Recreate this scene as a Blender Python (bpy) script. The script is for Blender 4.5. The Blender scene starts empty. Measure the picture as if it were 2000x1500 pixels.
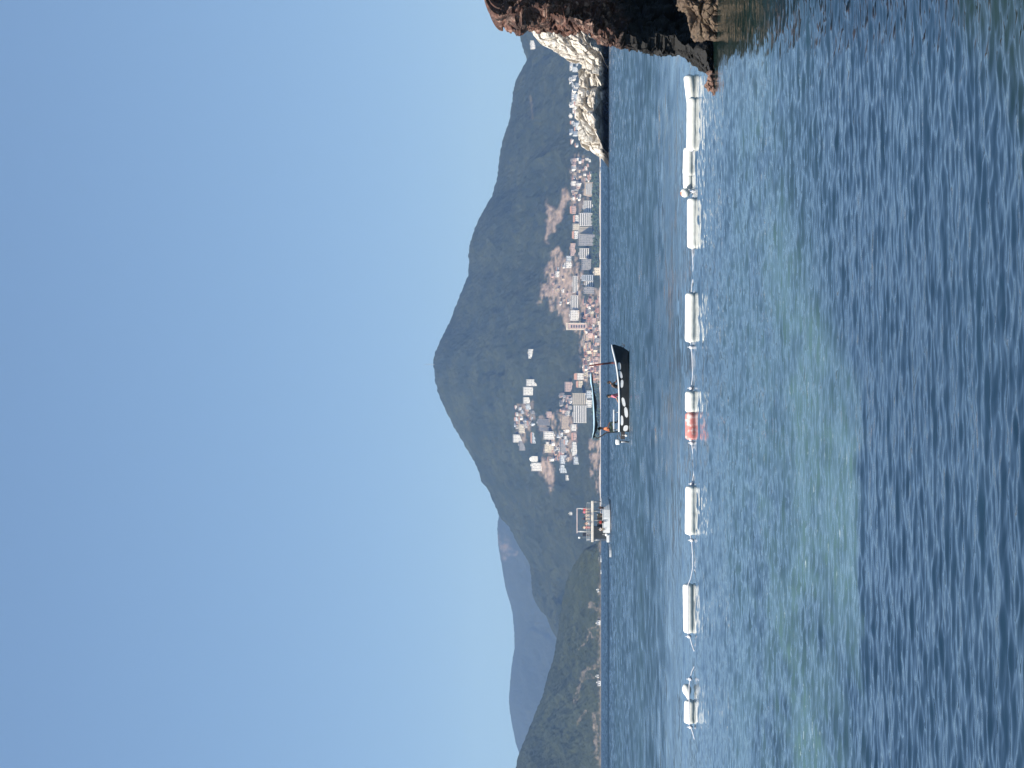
import bpy, bmesh, math, random
import numpy as np
from mathutils import Vector, Matrix

random.seed(11)
RNG = np.random.default_rng(11)
SC = bpy.context.scene
COL = SC.collection
R = math.radians

# ------------------------------------------------------------------ camera maths
F = 5000.0            # focal length in pixels of the 2000 x 1500 picture
CAMH = 1.95           # metres above the water
HOR = 1172.0          # the horizon's column (the picture is turned on its side)
PITCH = math.atan((HOR - 1000.0) / F)
SP, CP = math.sin(PITCH), math.cos(PITCH)


def at(px, py, Y):
    """world point at distance Y that shows at pixel (px, py)"""
    a = (1000.0 - px) / F
    b = (750.0 - py) / F
    dy = CP - SP * a
    dz = SP + CP * a
    t = Y / dy
    return Vector((b * t, Y, CAMH + dz * t))


def pix(X, Y, Z):
    """pixel columns of world points (numpy)"""
    z = Z - CAMH
    fwd = Y * CP + z * SP
    up = -Y * SP + z * CP
    return 1000.0 - F * up / fwd, 750.0 - F * X / fwd


def depth_of(px):
    return F * CAMH / (px - HOR)


# ------------------------------------------------------------------ numpy noise
def _h(ix, iy, iz, seed):
    h = (ix.astype(np.int64) * 374761393 + iy.astype(np.int64) * 668265263 +
         iz.astype(np.int64) * 2147483647 + seed * 974634777) & 0xFFFFFFFF
    h = ((h ^ (h >> 13)) * 1274126177) & 0xFFFFFFFF
    h = ((h ^ (h >> 16)) * 2246822519) & 0xFFFFFFFF
    h = h ^ (h >> 15)
    return (h & 0xFFFFFF) / float(0xFFFFFF)


def vnoise(p, seed=0):
    """value noise, p (N,3) -> (N,) in -1..1"""
    i = np.floor(p)
    f = p - i
    u = f * f * f * (f * (f * 6 - 15) + 10)
    ix, iy, iz = i[:, 0], i[:, 1], i[:, 2]
    r = 0
    for dx in (0, 1):
        wx = u[:, 0] if dx else 1 - u[:, 0]
        for dy in (0, 1):
            wy = u[:, 1] if dy else 1 - u[:, 1]
            for dz in (0, 1):
                wz = u[:, 2] if dz else 1 - u[:, 2]
                r = r + wx * wy * wz * _h(ix + dx, iy + dy, iz + dz, seed)
    return r * 2 - 1


def fbm(p, octv=4, seed=0, gain=0.5):
    s, a, t = 0, 1.0, 0
    for k in range(octv):
        s = s + a * vnoise(p * (2 ** k) + 17.3 * k, seed + k)
        t += a
        a *= gain
    return s / t


def cells(p, seed=0):
    """nearest jittered cell: centre (N,3), four random numbers (N,4), edge gap (N,)"""
    i = np.floor(p)
    best = np.full(len(p), 1e9)
    sec = np.full(len(p), 1e9)
    cen = np.zeros_like(p)
    cid = np.zeros_like(p)
    for dx in (-1, 0, 1):
        for dy in (-1, 0, 1):
            for dz in (-1, 0, 1):
                c = i + np.array([dx, dy, dz])
                q = c + np.stack([_h(c[:, 0], c[:, 1], c[:, 2], seed + s) for s in (1, 2, 3)], 1)
                d = ((p - q) ** 2).sum(1)
                m = d < best
                sec = np.where(m, best, np.minimum(sec, d))
                best = np.where(m, d, best)
                cen[m] = q[m]
                cid[m] = c[m]
    rnd = np.stack([_h(cid[:, 0], cid[:, 1], cid[:, 2], seed + 10 + s) for s in range(4)], 1)
    return cen, rnd, np.sqrt(sec) - np.sqrt(best)


def facets(p, size, seed, step=0.5, tilt=0.6, crack=0.10):
    """broken-rock offset: every cell has its own level and its own tilted plane"""
    q = p / size
    cen, rnd, gap = cells(q, seed)
    d = (rnd[:, 3] - 0.5) * step + ((q - cen) * (rnd[:, :3] - 0.5) * 2).sum(1) * tilt
    d -= np.clip(crack - gap, 0, crack) * 2.2
    return d * size


def sstep(a, b, x):
    t = np.clip((x - a) / (b - a), 0, 1)
    return t * t * (3 - 2 * t)


def inpoly(x, y, poly):
    r = np.zeros(x.shape, bool)
    n = len(poly)
    for k in range(n):
        x1, y1 = poly[k]
        x2, y2 = poly[(k + 1) % n]
        if y1 == y2:
            continue
        c = ((y1 > y) != (y2 > y)) & (x < (x2 - x1) * (y - y1) / (y2 - y1) + x1)
        r ^= c
    return r


def polydist(x, y, line):
    best = np.full(x.shape, 1e9)
    for (x1, y1), (x2, y2) in zip(line[:-1], line[1:]):
        dx, dy = x2 - x1, y2 - y1
        t = np.clip(((x - x1) * dx + (y - y1) * dy) / (dx * dx + dy * dy), 0, 1)
        best = np.minimum(best, np.hypot(x - x1 - t * dx, y - y1 - t * dy))
    return best


# ------------------------------------------------------------------ materials
def new_mat(name):
    m = bpy.data.materials.new(name)
    m.use_nodes = True
    nt = m.node_tree
    b = nt.nodes['Principled BSDF']
    return m, nt, b


def N(nt, kind, **kw):
    n = nt.nodes.new(kind)
    for k, v in kw.items():
        if k.startswith('i_'):
            n.inputs[k[2:].replace('_', ' ')].default_value = v
        else:
            setattr(n, k, v)
    return n


def mixc(nt, fac, a, b, blend='MIX'):
    n = nt.nodes.new('ShaderNodeMix')
    n.data_type = 'RGBA'
    n.blend_type = blend
    for sock, v in ((n.inputs['Factor'], fac), (n.inputs['A'], a), (n.inputs['B'], b)):
        pass
    fi, ai, bi = n.inputs[0], n.inputs[6], n.inputs[7]
    for s, v in ((fi, fac), (ai, a), (bi, b)):
        if isinstance(v, bpy.types.NodeSocket):
            nt.links.new(v, s)
        elif s is fi:
            s.default_value = v
        else:
            s.default_value = (*v, 1)
    return n.outputs[2]


def ramp(nt, src, a, b):
    n = nt.nodes.new('ShaderNodeMapRange')
    n.interpolation_type = 'SMOOTHSTEP'
    n.inputs['From Min'].default_value = a
    n.inputs['From Max'].default_value = b
    nt.links.new(src, n.inputs['Value'])
    return n.outputs[0]


def noise(nt, scale, detail=3, rough=0.55, vec=None, coord='Object', dist=0.0):
    if vec is None:
        vec = N(nt, 'ShaderNodeTexCoord').outputs[coord]
    n = N(nt, 'ShaderNodeTexNoise', i_Scale=scale, i_Detail=detail, i_Roughness=rough, i_Distortion=dist)
    nt.links.new(vec, n.inputs['Vector'])
    return n.outputs['Fac']


def plain(name, c1, c2=None, scale=3.0, rough=0.7, bump=0.0, metallic=0.0, lo=0.35, hi=0.65, coat=0.0):
    m, nt, b = new_mat(name)
    c2 = c2 or tuple(v * 0.82 for v in c1)
    f = noise(nt, scale, 4, 0.6)
    nt.links.new(mixc(nt, ramp(nt, f, lo, hi), c1, c2), b.inputs['Base Color'])
    b.inputs['Roughness'].default_value = rough
    b.inputs['Metallic'].default_value = metallic
    b.inputs['Coat Weight'].default_value = coat
    if bump:
        bp = N(nt, 'ShaderNodeBump', i_Strength=bump, i_Distance=0.02)
        nt.links.new(f, bp.inputs['Height'])
        nt.links.new(bp.outputs[0], b.inputs['Normal'])
    return m


# ------------------------------------------------------------------ mesh helpers
class MB:
    def __init__(s):
        s.v, s.f, s.m = [], [], []

    def add(s, vs, fs, mi=0):
        o = len(s.v)
        s.v += [tuple(v) for v in vs]
        s.f += [tuple(i + o for i in f) for f in fs]
        s.m += [mi] * len(fs)

    def box(s, x0, x1, y0, y1, z0, z1, mi=0):
        vs = [(x, y, z) for x in (x0, x1) for y in (y0, y1) for z in (z0, z1)]
        s.add(vs, [(0, 1, 3, 2), (4, 6, 7, 5), (0, 4, 5, 1), (2, 3, 7, 6), (0, 2, 6, 4), (1, 5, 7, 3)], mi)

    def tube(s, pts, r, n=8, mi=0, caps=True):
        pts = [Vector(p) for p in pts]
        rs = r if isinstance(r, (list, tuple)) else [r] * len(pts)
        rings = []
        for k, p in enumerate(pts):
            d = (pts[min(k + 1, len(pts) - 1)] - pts[max(k - 1, 0)]).normalized()
            a = Vector((0, 0, 1)) if abs(d.z) < 0.9 else Vector((1, 0, 0))
            u = d.cross(a).normalized()
            w = d.cross(u).normalized()
            rings.append([p + (u * math.cos(2 * math.pi * j / n) + w * math.sin(2 * math.pi * j / n)) * rs[k] for j in range(n)])
        vs = [v for ring in rings for v in ring]
        fs = []
        for k in range(len(pts) - 1):
            for j in range(n):
                j2 = (j + 1) % n
                fs.append((k * n + j, k * n + j2, (k + 1) * n + j2, (k + 1) * n + j))
        if caps:
            fs.append(tuple(range(n))[::-1])
            fs.append(tuple((len(pts) - 1) * n + j for j in range(n)))
        s.add(vs, fs, mi)

    def ball(s, c, r, n=12, mi=0, sq=(1, 1, 1)):
        c = Vector(c)
        vs, fs = [], []
        h = n // 2
        for i in range(h + 1):
            t = math.pi * i / h
            for j in range(n):
                p = 2 * math.pi * j / n
                vs.append(c + Vector((math.sin(t) * math.cos(p) * r * sq[0], math.sin(t) * math.sin(p) * r * sq[1], math.cos(t) * r * sq[2])))
        for i in range(h):
            for j in range(n):
                j2 = (j + 1) % n
                fs.append((i * n + j, (i + 1) * n + j, (i + 1) * n + j2, i * n + j2))
        s.add(vs, fs, mi)

    def build(s, name, mats, parent=None, loc=None, smooth=False, bevel=0.0):
        me = bpy.data.meshes.new(name)
        me.from_pydata(s.v, [], s.f)
        mats = mats if isinstance(mats, (list, tuple)) else [mats]
        for m in mats:
            me.materials.append(m)
        me.polygons.foreach_set('material_index', s.m)
        bm = bmesh.new()
        bm.from_mesh(me)
        bmesh.ops.remove_doubles(bm, verts=bm.verts, dist=1e-5)
        bmesh.ops.recalc_face_normals(bm, faces=bm.faces)
        bm.to_mesh(me)
        bm.free()
        if smooth:
            me.polygons.foreach_set('use_smooth', [True] * len(me.polygons))
        o = bpy.data.objects.new(name, me)
        COL.objects.link(o)
        if parent:
            o.parent = parent
        if loc is not None:
            o.location = loc
        if bevel:
            bv = o.modifiers.new('edge', 'BEVEL')
            bv.width = bevel
            bv.segments = 2
        return o


def tag(o, label=None, cat=None, group=None, kind=None):
    if label:
        o['label'] = label
    if cat:
        o['category'] = cat
    if group:
        o['group'] = group
    if kind:
        o['kind'] = kind
    return o


def empty(name, loc, label, cat, group=None, rz=0.0):
    o = bpy.data.objects.new(name, None)
    COL.objects.link(o)
    o.location = loc
    o.rotation_euler = (0, 0, rz)
    o.empty_display_size = 0.2
    return tag(o, label, cat, group)


def grid_mesh(name, V, nr, nc, mat, attrs=None, smooth=True, loc=(0, 0, 0)):
    """V (nr*nc,3) row major"""
    idx = np.arange(nr * nc).reshape(nr, nc)
    q = np.stack([idx[:-1, :-1], idx[:-1, 1:], idx[1:, 1:], idx[1:, :-1]], -1).reshape(-1, 4)
    me = bpy.data.meshes.new(name)
    me.vertices.add(len(V))
    me.vertices.foreach_set('co', np.ascontiguousarray(V - np.array(loc), dtype=np.float32).ravel())
    nf = len(q)
    me.loops.add(nf * 4)
    me.loops.foreach_set('vertex_index', q.astype(np.int32).ravel())
    me.polygons.add(nf)
    me.polygons.foreach_set('loop_start', np.arange(0, nf * 4, 4, dtype=np.int32))
    me.polygons.foreach_set('loop_total', np.full(nf, 4, np.int32))
    me.polygons.foreach_set('use_smooth', np.full(nf, smooth))
    me.update(calc_edges=True)
    for k, a in (attrs or {}).items():
        at_ = me.attributes.new(k, 'FLOAT', 'POINT')
        at_.data.foreach_set('value', np.asarray(a, dtype=np.float32))
    me.materials.append(mat)
    o = bpy.data.objects.new(name, me)
    o.location = loc
    COL.objects.link(o)
    return o


# ------------------------------------------------------------------ sun, sky, camera
SUN_EL, SUN_ALPHA = R(48), R(40)          # height; turn from due left towards the camera
SUN = Vector((-math.cos(SUN_EL) * math.cos(SUN_ALPHA), -math.cos(SUN_EL) * math.sin(SUN_ALPHA), math.sin(SUN_EL)))
ld = bpy.data.lights.new('sun', 'SUN')
ld.energy = 5.0
ld.angle = R(0.5)
ld.color = (1.0, 0.95, 0.87)
lo = bpy.data.objects.new('sun', ld)
lo.rotation_euler = (-SUN).to_track_quat('-Z', 'Y').to_euler()
lo.location = (0, 0, 900)
COL.objects.link(lo)

w = bpy.data.worlds.new('World')
SC.world = w
w.use_nodes = True
nt = w.node_tree
bg = nt.nodes['Background']
sky = nt.nodes.new('ShaderNodeTexSky')
sky.sky_type = 'NISHITA'
sky.sun_disc = False
sky.sun_elevation = SUN_EL
sky.sun_rotation = math.atan2(SUN.x, SUN.y)
sky.altitude = 0
sky.air_density = 1.0
sky.dust_density = 0.0
sky.ozone_density = 2.2
# read the sky a little above the true horizon: the clear air of this bay whitens less than the model's
tc = nt.nodes.new('ShaderNodeTexCoord')
va = nt.nodes.new('ShaderNodeVectorMath')
va.operation = 'ADD'
va.inputs[1].default_value = (0, 0, 0.205)
vn = nt.nodes.new('ShaderNodeVectorMath')
vn.operation = 'NORMALIZE'
nt.links.new(tc.outputs['Generated'], va.inputs[0])
nt.links.new(va.outputs[0], vn.inputs[0])
nt.links.new(vn.outputs[0], sky.inputs['Vector'])
tint = nt.nodes.new('ShaderNodeMix')
tint.data_type = 'RGBA'
tint.blend_type = 'MULTIPLY'
tint.inputs[0].default_value = 1.0
tint.inputs[7].default_value = (0.975, 1.0, 0.985, 1)
nt.links.new(sky.outputs[0], tint.inputs[6])
nt.links.new(tint.outputs[2], bg.inputs['Color'])
bg.inputs['Strength'].default_value = 0.102

cd = bpy.data.cameras.new('camera')
cam = bpy.data.objects.new('camera', cd)
COL.objects.link(cam)
Fv = Vector((0, CP, SP))
Uv = Vector((0, -SP, CP))
Rv = Vector((1, 0, 0))
M = Matrix((-Uv, Rv, -Fv)).transposed().to_4x4()
M.translation = Vector((0, 0, CAMH))
cam.matrix_world = M
cd.sensor_fit = 'HORIZONTAL'
cd.sensor_width = 36.0
cd.lens = 36.0 * F / 2000.0
cd.clip_start = 0.5
cd.clip_end = 40000
SC.camera = cam
SC.view_settings.view_transform = 'Standard'
SC.view_settings.look = 'None'
SC.view_settings.exposure = 0.6
SC.view_settings.gamma = 1.0

# ------------------------------------------------------------------ water
def water_material():
    m, nt, b = new_mat('sea_water')
    L = nt.links.new
    co = N(nt, 'ShaderNodeTexCoord').outputs['Object']
    sh = N(nt, 'ShaderNodeAttribute', attribute_name='shallow').outputs['Fac']
    dk = N(nt, 'ShaderNodeAttribute', attribute_name='weed_reflect').outputs['Fac']
    rg = N(nt, 'ShaderNodeAttribute', attribute_name='ruffle').outputs['Fac']
    n1 = noise(nt, 0.35, 4, 0.6, co)
    deep = mixc(nt, ramp(nt, n1, 0.3, 0.7), (0.007, 0.023, 0.043), (0.011, 0.031, 0.053))
    c = mixc(nt, sh, deep, (0.066, 0.124, 0.122))
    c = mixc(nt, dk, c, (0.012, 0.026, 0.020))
    # small flecks of foam over the sandbar
    mp = N(nt, 'ShaderNodeMapping')
    mp.inputs['Scale'].default_value = (0.5, 0.8, 1.0)
    L(co, mp.inputs['Vector'])
    nf = noise(nt, 12.0, 5, 0.7, mp.outputs[0])
    mul = N(nt, 'ShaderNodeMath', operation='MULTIPLY')
    L(ramp(nt, nf, 0.60, 0.70), mul.inputs[0])
    L(ramp(nt, sh, 0.45, 0.9), mul.inputs[1])
    c = mixc(nt, mul.outputs[0], c, (0.36, 0.43, 0.43))
    L(c, b.inputs['Base Color'])
    b.inputs['IOR'].default_value = 1.33
    L(rg, b.inputs['Roughness'])
    # ripples too small for the mesh
    ma = N(nt, 'ShaderNodeMapping')
    ma.inputs['Scale'].default_value = (0.45, 1.0, 1.0)
    L(co, ma.inputs['Vector'])
    h1 = noise(nt, 9.0, 2, 0.5, ma.outputs[0])
    h2 = noise(nt, 2.2, 2, 0.5, ma.outputs[0])
    b1 = N(nt, 'ShaderNodeBump', i_Strength=0.24, i_Distance=0.025)
    b2 = N(nt, 'ShaderNodeBump', i_Strength=0.22, i_Distance=0.10)
    L(h1, b1.inputs['Height'])
    L(h2, b2.inputs['Height'])
    L(b2.outputs[0], b1.inputs['Normal'])
    rp = N(nt, 'ShaderNodeAttribute', attribute_name='ripple').outputs['Fac']
    for bn, k in ((b1, 0.24), (b2, 0.22)):
        mm = N(nt, 'ShaderNodeMath', operation='MULTIPLY')
        mm.inputs[1].default_value = k
        L(rp, mm.inputs[0])
        L(mm.outputs[0], bn.inputs['Strength'])
    L(b1.outputs[0], b.inputs['Normal'])
    return m


drops = np.concatenate([np.arange(1500, 1000, -12.0), np.arange(1000, 85, -0.85), np.arange(85, 6, -0.9), np.arange(6, 0.8, -0.35)])
YY = F * CAMH / drops
YY = np.concatenate([[-40.0, -10.0, 0.0, 4.0], YY, [12400.0]])
kin = np.linspace(-0.19, 0.19, 860)
ksd = 0.19 + 0.36 * (np.linspace(0, 1, 70)[1:] ** 1.6)
KK = np.concatenate([-ksd[::-1], kin, ksd])
nr, nc = len(YY), len(KK)
Yg = np.repeat(YY, nc)
Kg = np.tile(KK, nr)
Xg = Kg * np.maximum(Yg, 60.0 * (np.abs(Kg) > 5) + 12.0)
dY = np.gradient(YY)
dYg = np.repeat(np.abs(dY), nc)
Z = np.zeros(nr * nc)
ncomp = 96
wr = np.random.default_rng(5)
lam = np.exp(np.linspace(math.log(0.125), math.log(5.5), ncomp)) * wr.uniform(0.93, 1.07, ncomp)
for lmb in lam:
    th = wr.normal(0, 0.42 if lmb > 0.5 else 0.62) + (0.12 if lmb > 1.5 else -0.08)
    kx, ky = math.sin(th) * 2 * math.pi / lmb, math.cos(th) * 2 * math.pi / lmb
    slope = 0.028 * (1.0 if lmb < 0.34 else (0.34 / lmb) ** 1.75)
    A = slope * lmb / (2 * math.pi) * wr.uniform(0.6, 1.3)
    att = np.clip((lmb / np.maximum(dYg, 1e-6) - 0.5) / 0.8, 0, 1)
    mk = att > 0
    ph = kx * Xg[mk] + ky * Yg[mk] + wr.uniform(0, 6.28)
    cph = np.cos(ph)
    Z[mk] += A * att[mk] * (cph + 0.22 * np.cos(2 * ph))
gust = 0.75 + 0.5 * (0.5 + 0.5 * vnoise(np.stack([Xg * 0.35, Yg * 0.12, Xg * 0 + 3], 1), 31))
for lmb in np.exp(np.linspace(math.log(5.0), math.log(13), 12)):
    th = wr.normal(0.1, 0.65)
    att = np.clip((lmb / np.maximum(dYg, 1e-6) - 0.9) / 1.0, 0, 1)
    Z += att * 0.0018 * (lmb / 6) * np.cos(2 * math.pi / lmb * (math.sin(th) * Xg + math.cos(th) * Yg) + wr.uniform(0, 6.28))
lee = sstep(0.0, 2.2, Xg - 0.085 * Yg) * sstep(20, 32, Yg) * (1 - sstep(44, 60, Yg))
Z *= gust * (1 - 0.55 * lee) * (1 + 0.55 * sstep(18, 26, Yg))
nz1 = fbm(np.stack([Xg * 0.8, Yg * 0.25, Xg * 0], 1), 4, 3)
nz3 = vnoise(np.stack([Xg * 5.0, Yg * 1.2, Xg * 0], 1), 71)
nz2 = fbm(np.stack([Xg * 0.10, Yg * 0.04, Xg * 0 + 9], 1), 3, 8)
edge = 18.9 + 0.7 * nz1 + 0.35 * nz3 + np.maximum(0, (Xg - 0.0)) * 2.0
soft = 0.7 + 5.0 * sstep(-0.3, 1.0, Xg)
sh = sstep(0.0, 1.0, (Yg - edge) / soft) * (1 - sstep(19.5, 52, Yg)) * np.clip(0.62 + 0.9 * nz1 + 0.3 * nz3, 0, 1.2)
sh *= 1 - 0.75 * sstep(0.2, 2.2, Xg) * (1 - sstep(24, 30, Yg))
sh += 0.17 * sstep(19, 27, Yg) * (1 - sstep(250, 560, Yg)) * (1 + 0.8 * nz2)
sh = np.clip(sh, 0, 1)
weed_reflect = sstep(0.1, 0.9, (13.2 - Yg) * 0.55 + (Xg - 1.2) * 0.9 + 0.9 * nz1) * sstep(0.2, 1.0, Xg + 0.4 * nz1)
weed_reflect += sstep(0, 1.0, 11.9 - Yg + 0.6 * nz1) * 0.6
weed_reflect += 0.9 * sstep(0.0, 1.2, Xg - 0.098 * Yg + 0.5 * nz1) * sstep(27, 36, Yg + 4 * nz1) * (1 - sstep(46, 50, Yg))  # the cliff's dark green reflection, painted into the water colour
weed_reflect = np.clip(weed_reflect, 0, 1)
ruf = 0.06 + 0.26 * sstep(54, 100, Yg)
stk = sum(a * vnoise(np.stack([Xg * fx, Yg * fy, Xg * 0 + k], 1), 90 + k) for k, (fx, fy, a) in enumerate(((0.2, 0.012, .15), (0.8, 0.05, .3), (1.0, 0.25, .7), (1.7, 0.5, .8), (3.2, 0.9, .7))))
ruf += 0.03 * nz2 + 0.15 * stk * sstep(50, 90, Yg)
farband = sstep(520, 545, Yg + 15 * nz2) * (1 - sstep(640, 700, Yg))
fine = 1 - sstep(38, 85, Yg)
ruf = np.clip(ruf + 0.06 * sstep(640, 760, Yg) + 0.28 * farband, 0.04, 1)
WV = np.stack([Xg, Yg, Z], 1)
sea = grid_mesh('sea', WV, nr, nc, water_material(), {'shallow': sh, 'weed_reflect': weed_reflect, 'ruffle': ruf, 'ripple': fine})
tag(sea, 'blue grey rippled sea with a paler sandbar', None, None, 'structure')


# ------------------------------------------------------------------ hills
def hill_material(name, g1, g2, earth1, earth2, s):
    m, nt, b = new_mat(name)
    co = N(nt, 'ShaderNodeTexCoord').outputs['Object']
    e = N(nt, 'ShaderNodeAttribute', attribute_name='earth').outputs['Fac']
    f1 = noise(nt, s * 0.012, 6, 0.65, co)
    f2 = noise(nt, s * 0.07, 4, 0.7, co)
    g = mixc(nt, ramp(nt, f1, 0.35, 0.65), g1, g2)
    g = mixc(nt, ramp(nt, f2, 0.3, 0.75), g, tuple(v * 0.45 for v in g1))
    er = mixc(nt, ramp(nt, f2, 0.3, 0.7), earth1, earth2)
    nt.links.new(mixc(nt, e, g, er), b.inputs['Base Color'])
    b.inputs['Roughness'].default_value = 0.95
    b.inputs['Specular IOR Level'].default_value = 0.1
    bp = N(nt, 'ShaderNodeBump', i_Strength=0.9, i_Distance=6.0)
    nt.links.new(f2, bp.inputs['Height'])
    nt.links.new(bp.outputs[0], b.inputs['Normal'])
    return m


class Hill:
    def __init__(s, name, prof, Y0, Yr, Yb, ncol, nrow, power, mat, rough, seed, earth=None, gul=1.0, tree=2.0, taper=None):
        """prof: list of (py, px) along the skyline, seen at ridge distance Yr"""
        prof = sorted(prof)
        py = np.array([p[0] for p in prof], float)
        px = np.array([p[1] for p in prof], float)
        cols = np.linspace(py[0], py[-1], ncol)
        ridge_px = np.interp(cols, py, px)
        kt = np.ones(ncol) if taper is None else taper(cols)
        yr_c = Y0 + (Yr - Y0) * kt
        Xc = np.array([at(a, b, y_).x for a, b, y_ in zip(ridge_px, cols, yr_c)])
        Hc = np.array([at(a, b, y_).z for a, b, y_ in zip(ridge_px, cols, yr_c)])
        s.Xc, s.Y0, s.Yr, s.Yb = Xc, Y0, Yr, Yb
        n1 = int(nrow * 0.8)
        Yrow = np.concatenate([np.linspace(Y0, Yr, n1), np.linspace(Yr, Yb, nrow - n1 + 1)[1:]])
        s.Yrow = Yrow
        X = np.tile(Xc, nrow)
        Y = np.repeat(Yrow, ncol)
        H = np.tile(Hc, nrow)
        t = (Y - Y0) / (Yr - Y0)
        pw = power if not callable(power) else np.tile(power(cols), nrow)
        base = np.where(t <= 1, np.clip(t, 0, 1) ** pw, np.clip(1 - (Y - Yr) / (Yb - Yr), 0, 1) ** 0.8)
        L = rough
        p = np.stack([X / L, Y / (L * 2.2), X * 0 + seed], 1)
        rid = 1 - 2 * np.abs(fbm(p + 0.3 * vnoise(p * 0.7, seed + 5)[:, None], 5, seed))
        env = np.clip(t, 0, 1) * np.clip(1.0 - t, 0, 1) * 4
        Zz = H * base + gul * env * rid * np.minimum(H, 150) * 0.35 + 0.0
        q = np.stack([X / 7.0, Y / 7.0, X * 0], 1)
        tr = fbm(q, 2, seed + 40) * tree
        Zz = Zz + tr * np.clip(t * 30, 0, 1)
        # never above the skyline in front of it
        elev = (H + tr * 0.6) * (0.97 + 0.03 * t) / np.tile(yr_c, nrow) * (Y0 + (Y - Y0) * np.tile(kt, nrow))
        Zz = np.where(t < 1, np.minimum(Zz, elev), Zz)
        Zz = np.where(t <= 0, -2.0, Zz)
        s.Z = Zz.reshape(nrow, ncol)
        Y = Y0 + (Y - Y0) * np.tile(kt, nrow)
        V = np.stack([X, Y, Zz], 1)
        ppx, ppy = pix(X, Y, Zz)
        ea = np.zeros(len(X)) if earth is None else earth(ppx, ppy, t, seed)
        s.ob = grid_mesh(name, V, nrow, ncol, mat, {'earth': np.clip(ea, 0, 1)}, loc=(float(Xc.mean()), Y0, 0))

    def z(s, x, y):
        i = np.clip(np.searchsorted(s.Xc, x) if s.Xc[0] < s.Xc[-1] else len(s.Xc) - np.searchsorted(s.Xc[::-1], x), 1, len(s.Xc) - 1)
        j = np.clip(np.searchsorted(s.Yrow, y), 1, len(s.Yrow) - 1)
        return float(s.Z[j, i])

    def hit(s, px, py):
        """first point of the slope seen at this pixel"""
        for Y in np.arange(s.Y0 + 4, s.Yr, 6.0):
            p = at(px, py, Y)
            if s.z(p.x, Y) >= p.z:
                return p
        return at(px, py, s.Yr)


main_prof = [(-420, 1120), (-250, 1075), (-120, 1040), (0, 1012), (60, 1014), (81, 1017), (98, 1023), (110, 1028), (118, 1029), (130, 1022), (150, 1012), (160, 1006), (172, 1003), (200, 1000), (240, 994),
             (262, 985), (300, 976), (348, 971), (355, 969), (380, 962), (400, 951), (430, 934), (460, 922), (485, 916), (500, 915),
             (520, 916), (535, 915), (560, 905), (590, 893), (610, 886), (640, 873), (665, 860), (690, 849), (700, 847), (720, 847),
             (745, 850), (770, 857), (800, 870), (830, 884), (850, 896), (880, 914), (905, 928), (925, 936), (940, 941), (960, 955),
             (980, 964), (1000, 972), (1012, 978), (1028, 994), (1064, 1012), (1086, 1026), (1104, 1035), (1133, 1038), (1162, 1040),
             (1187, 1052), (1194, 1064), (1219, 1073), (1234, 1084), (1260, 1100), (1320, 1130), (1400, 1160), (1460, 1171)]
back_prof = [(860, 1100), (920, 1040), (970, 990), (1007, 974), (1032, 971), (1064, 973), (1104, 980), (1147, 987), (1176, 996), (1198, 1001), (1230, 1004), (1266, 1005),
             (1302, 999), (1338, 996), (1363, 994), (1385, 995), (1421, 1001), (1453, 1008), (1471, 1014), (1520, 1020), (1600, 1022), (1750, 1060), (1900, 1120)]
near_prof = [(1052, 1172), (1057, 1170), (1063, 1163), (1072, 1142), (1090, 1131), (1104, 1120), (1129, 1109), (1144, 1104), (1194, 1095), (1226, 1091), (1259, 1086),
             (1291, 1080), (1320, 1070), (1360, 1059), (1396, 1044), (1442, 1026), (1471, 1014), (1500, 1007), (1560, 985), (1650, 960), (1800, 950), (1950, 1000)]

E1 = [(1066, 385), (1066, 400), (1068, 440), (1065, 481), (1075, 462), (1085, 445), (1100, 425), (1103, 405), (1114, 388), (1103, 365), (1098, 372), (1094, 395), (1085, 412), (1075, 402)]
E2 = [(1078, 485), (1092, 480), (1097, 500), (1118, 508), (1121, 560), (1118, 640), (1105, 645), (1095, 620), (1085, 605), (1075, 612), (1070, 590), (1063, 580), (1058, 590), (1052, 596), (1057, 560), (1062, 530), (1072, 515)]
E3 = [(1057, 893), (1075, 890), (1082, 925), (1079, 945), (1077, 970), (1072, 950), (1062, 930), (1050, 920)]
E4 = [(1149, 860), (1176, 857), (1176, 978), (1164, 955), (1150, 935), (1152, 900)]
E5 = [(1150, 560), (1176, 560), (1176, 762), (1156, 762), (1135, 745), (1133, 690), (1128, 650), (1112, 645), (1112, 500), (1130, 500)]
E6 = [(1112, 300), (1148, 300), (1150, 400), (1118, 420)]
E7 = [(1050, 812), (1106, 800), (1128, 830), (1126, 905), (1098, 900), (1062, 895), (1058, 850)]
E8 = [(1004, 790), (1044, 780), (1046, 838), (1020, 875), (1004, 862)]


def earth_main(px, py, t, seed):
    w1 = fbm(np.stack([px / 9, py / 9, px * 0], 1), 4, 77)
    w2 = fbm(np.stack([px / 9, py / 9, px * 0 + 7], 1), 4, 78)
    x, y = px + 6 * w1, py + 6 * w2
    st = fbm(np.stack([px / 3.2, py / 11, px * 0 + 2], 1), 4, 79)
    e = 0 * px
    for poly, a, streak in ((E1, 0.85, 0.9), (E2, 0.85, 1.6), (E3, 0.9, 1.0), (E4, 0.55, 1.6), (E5, 0.45, 1.4), (E6, 0.35, 1.2), (E7, 0.35, 1.2), (E8, 0.3, 1.0)):
        cov = sum(inpoly(px + 6 * w1 + ox_, py + 6 * w2 + oy_, poly).astype(float) for ox_, oy_ in ((-2.2, 0), (2.2, 0), (0, -3), (0, 3), (-1.5, 2), (1.5, -2))) / 6
        e = np.maximum(e, cov * np.clip(a + streak * (st - 0.05) + 0.35 * (cov - 1) * 2, 0, 1))
    e = np.maximum(e, 0.22 * (polydist(px, py, [(1036, 186), (1040, 232)]) < 1.8))
    e = np.maximum(e, 0.6 * sstep(1171.5, 1173, px))
    return e


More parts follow.
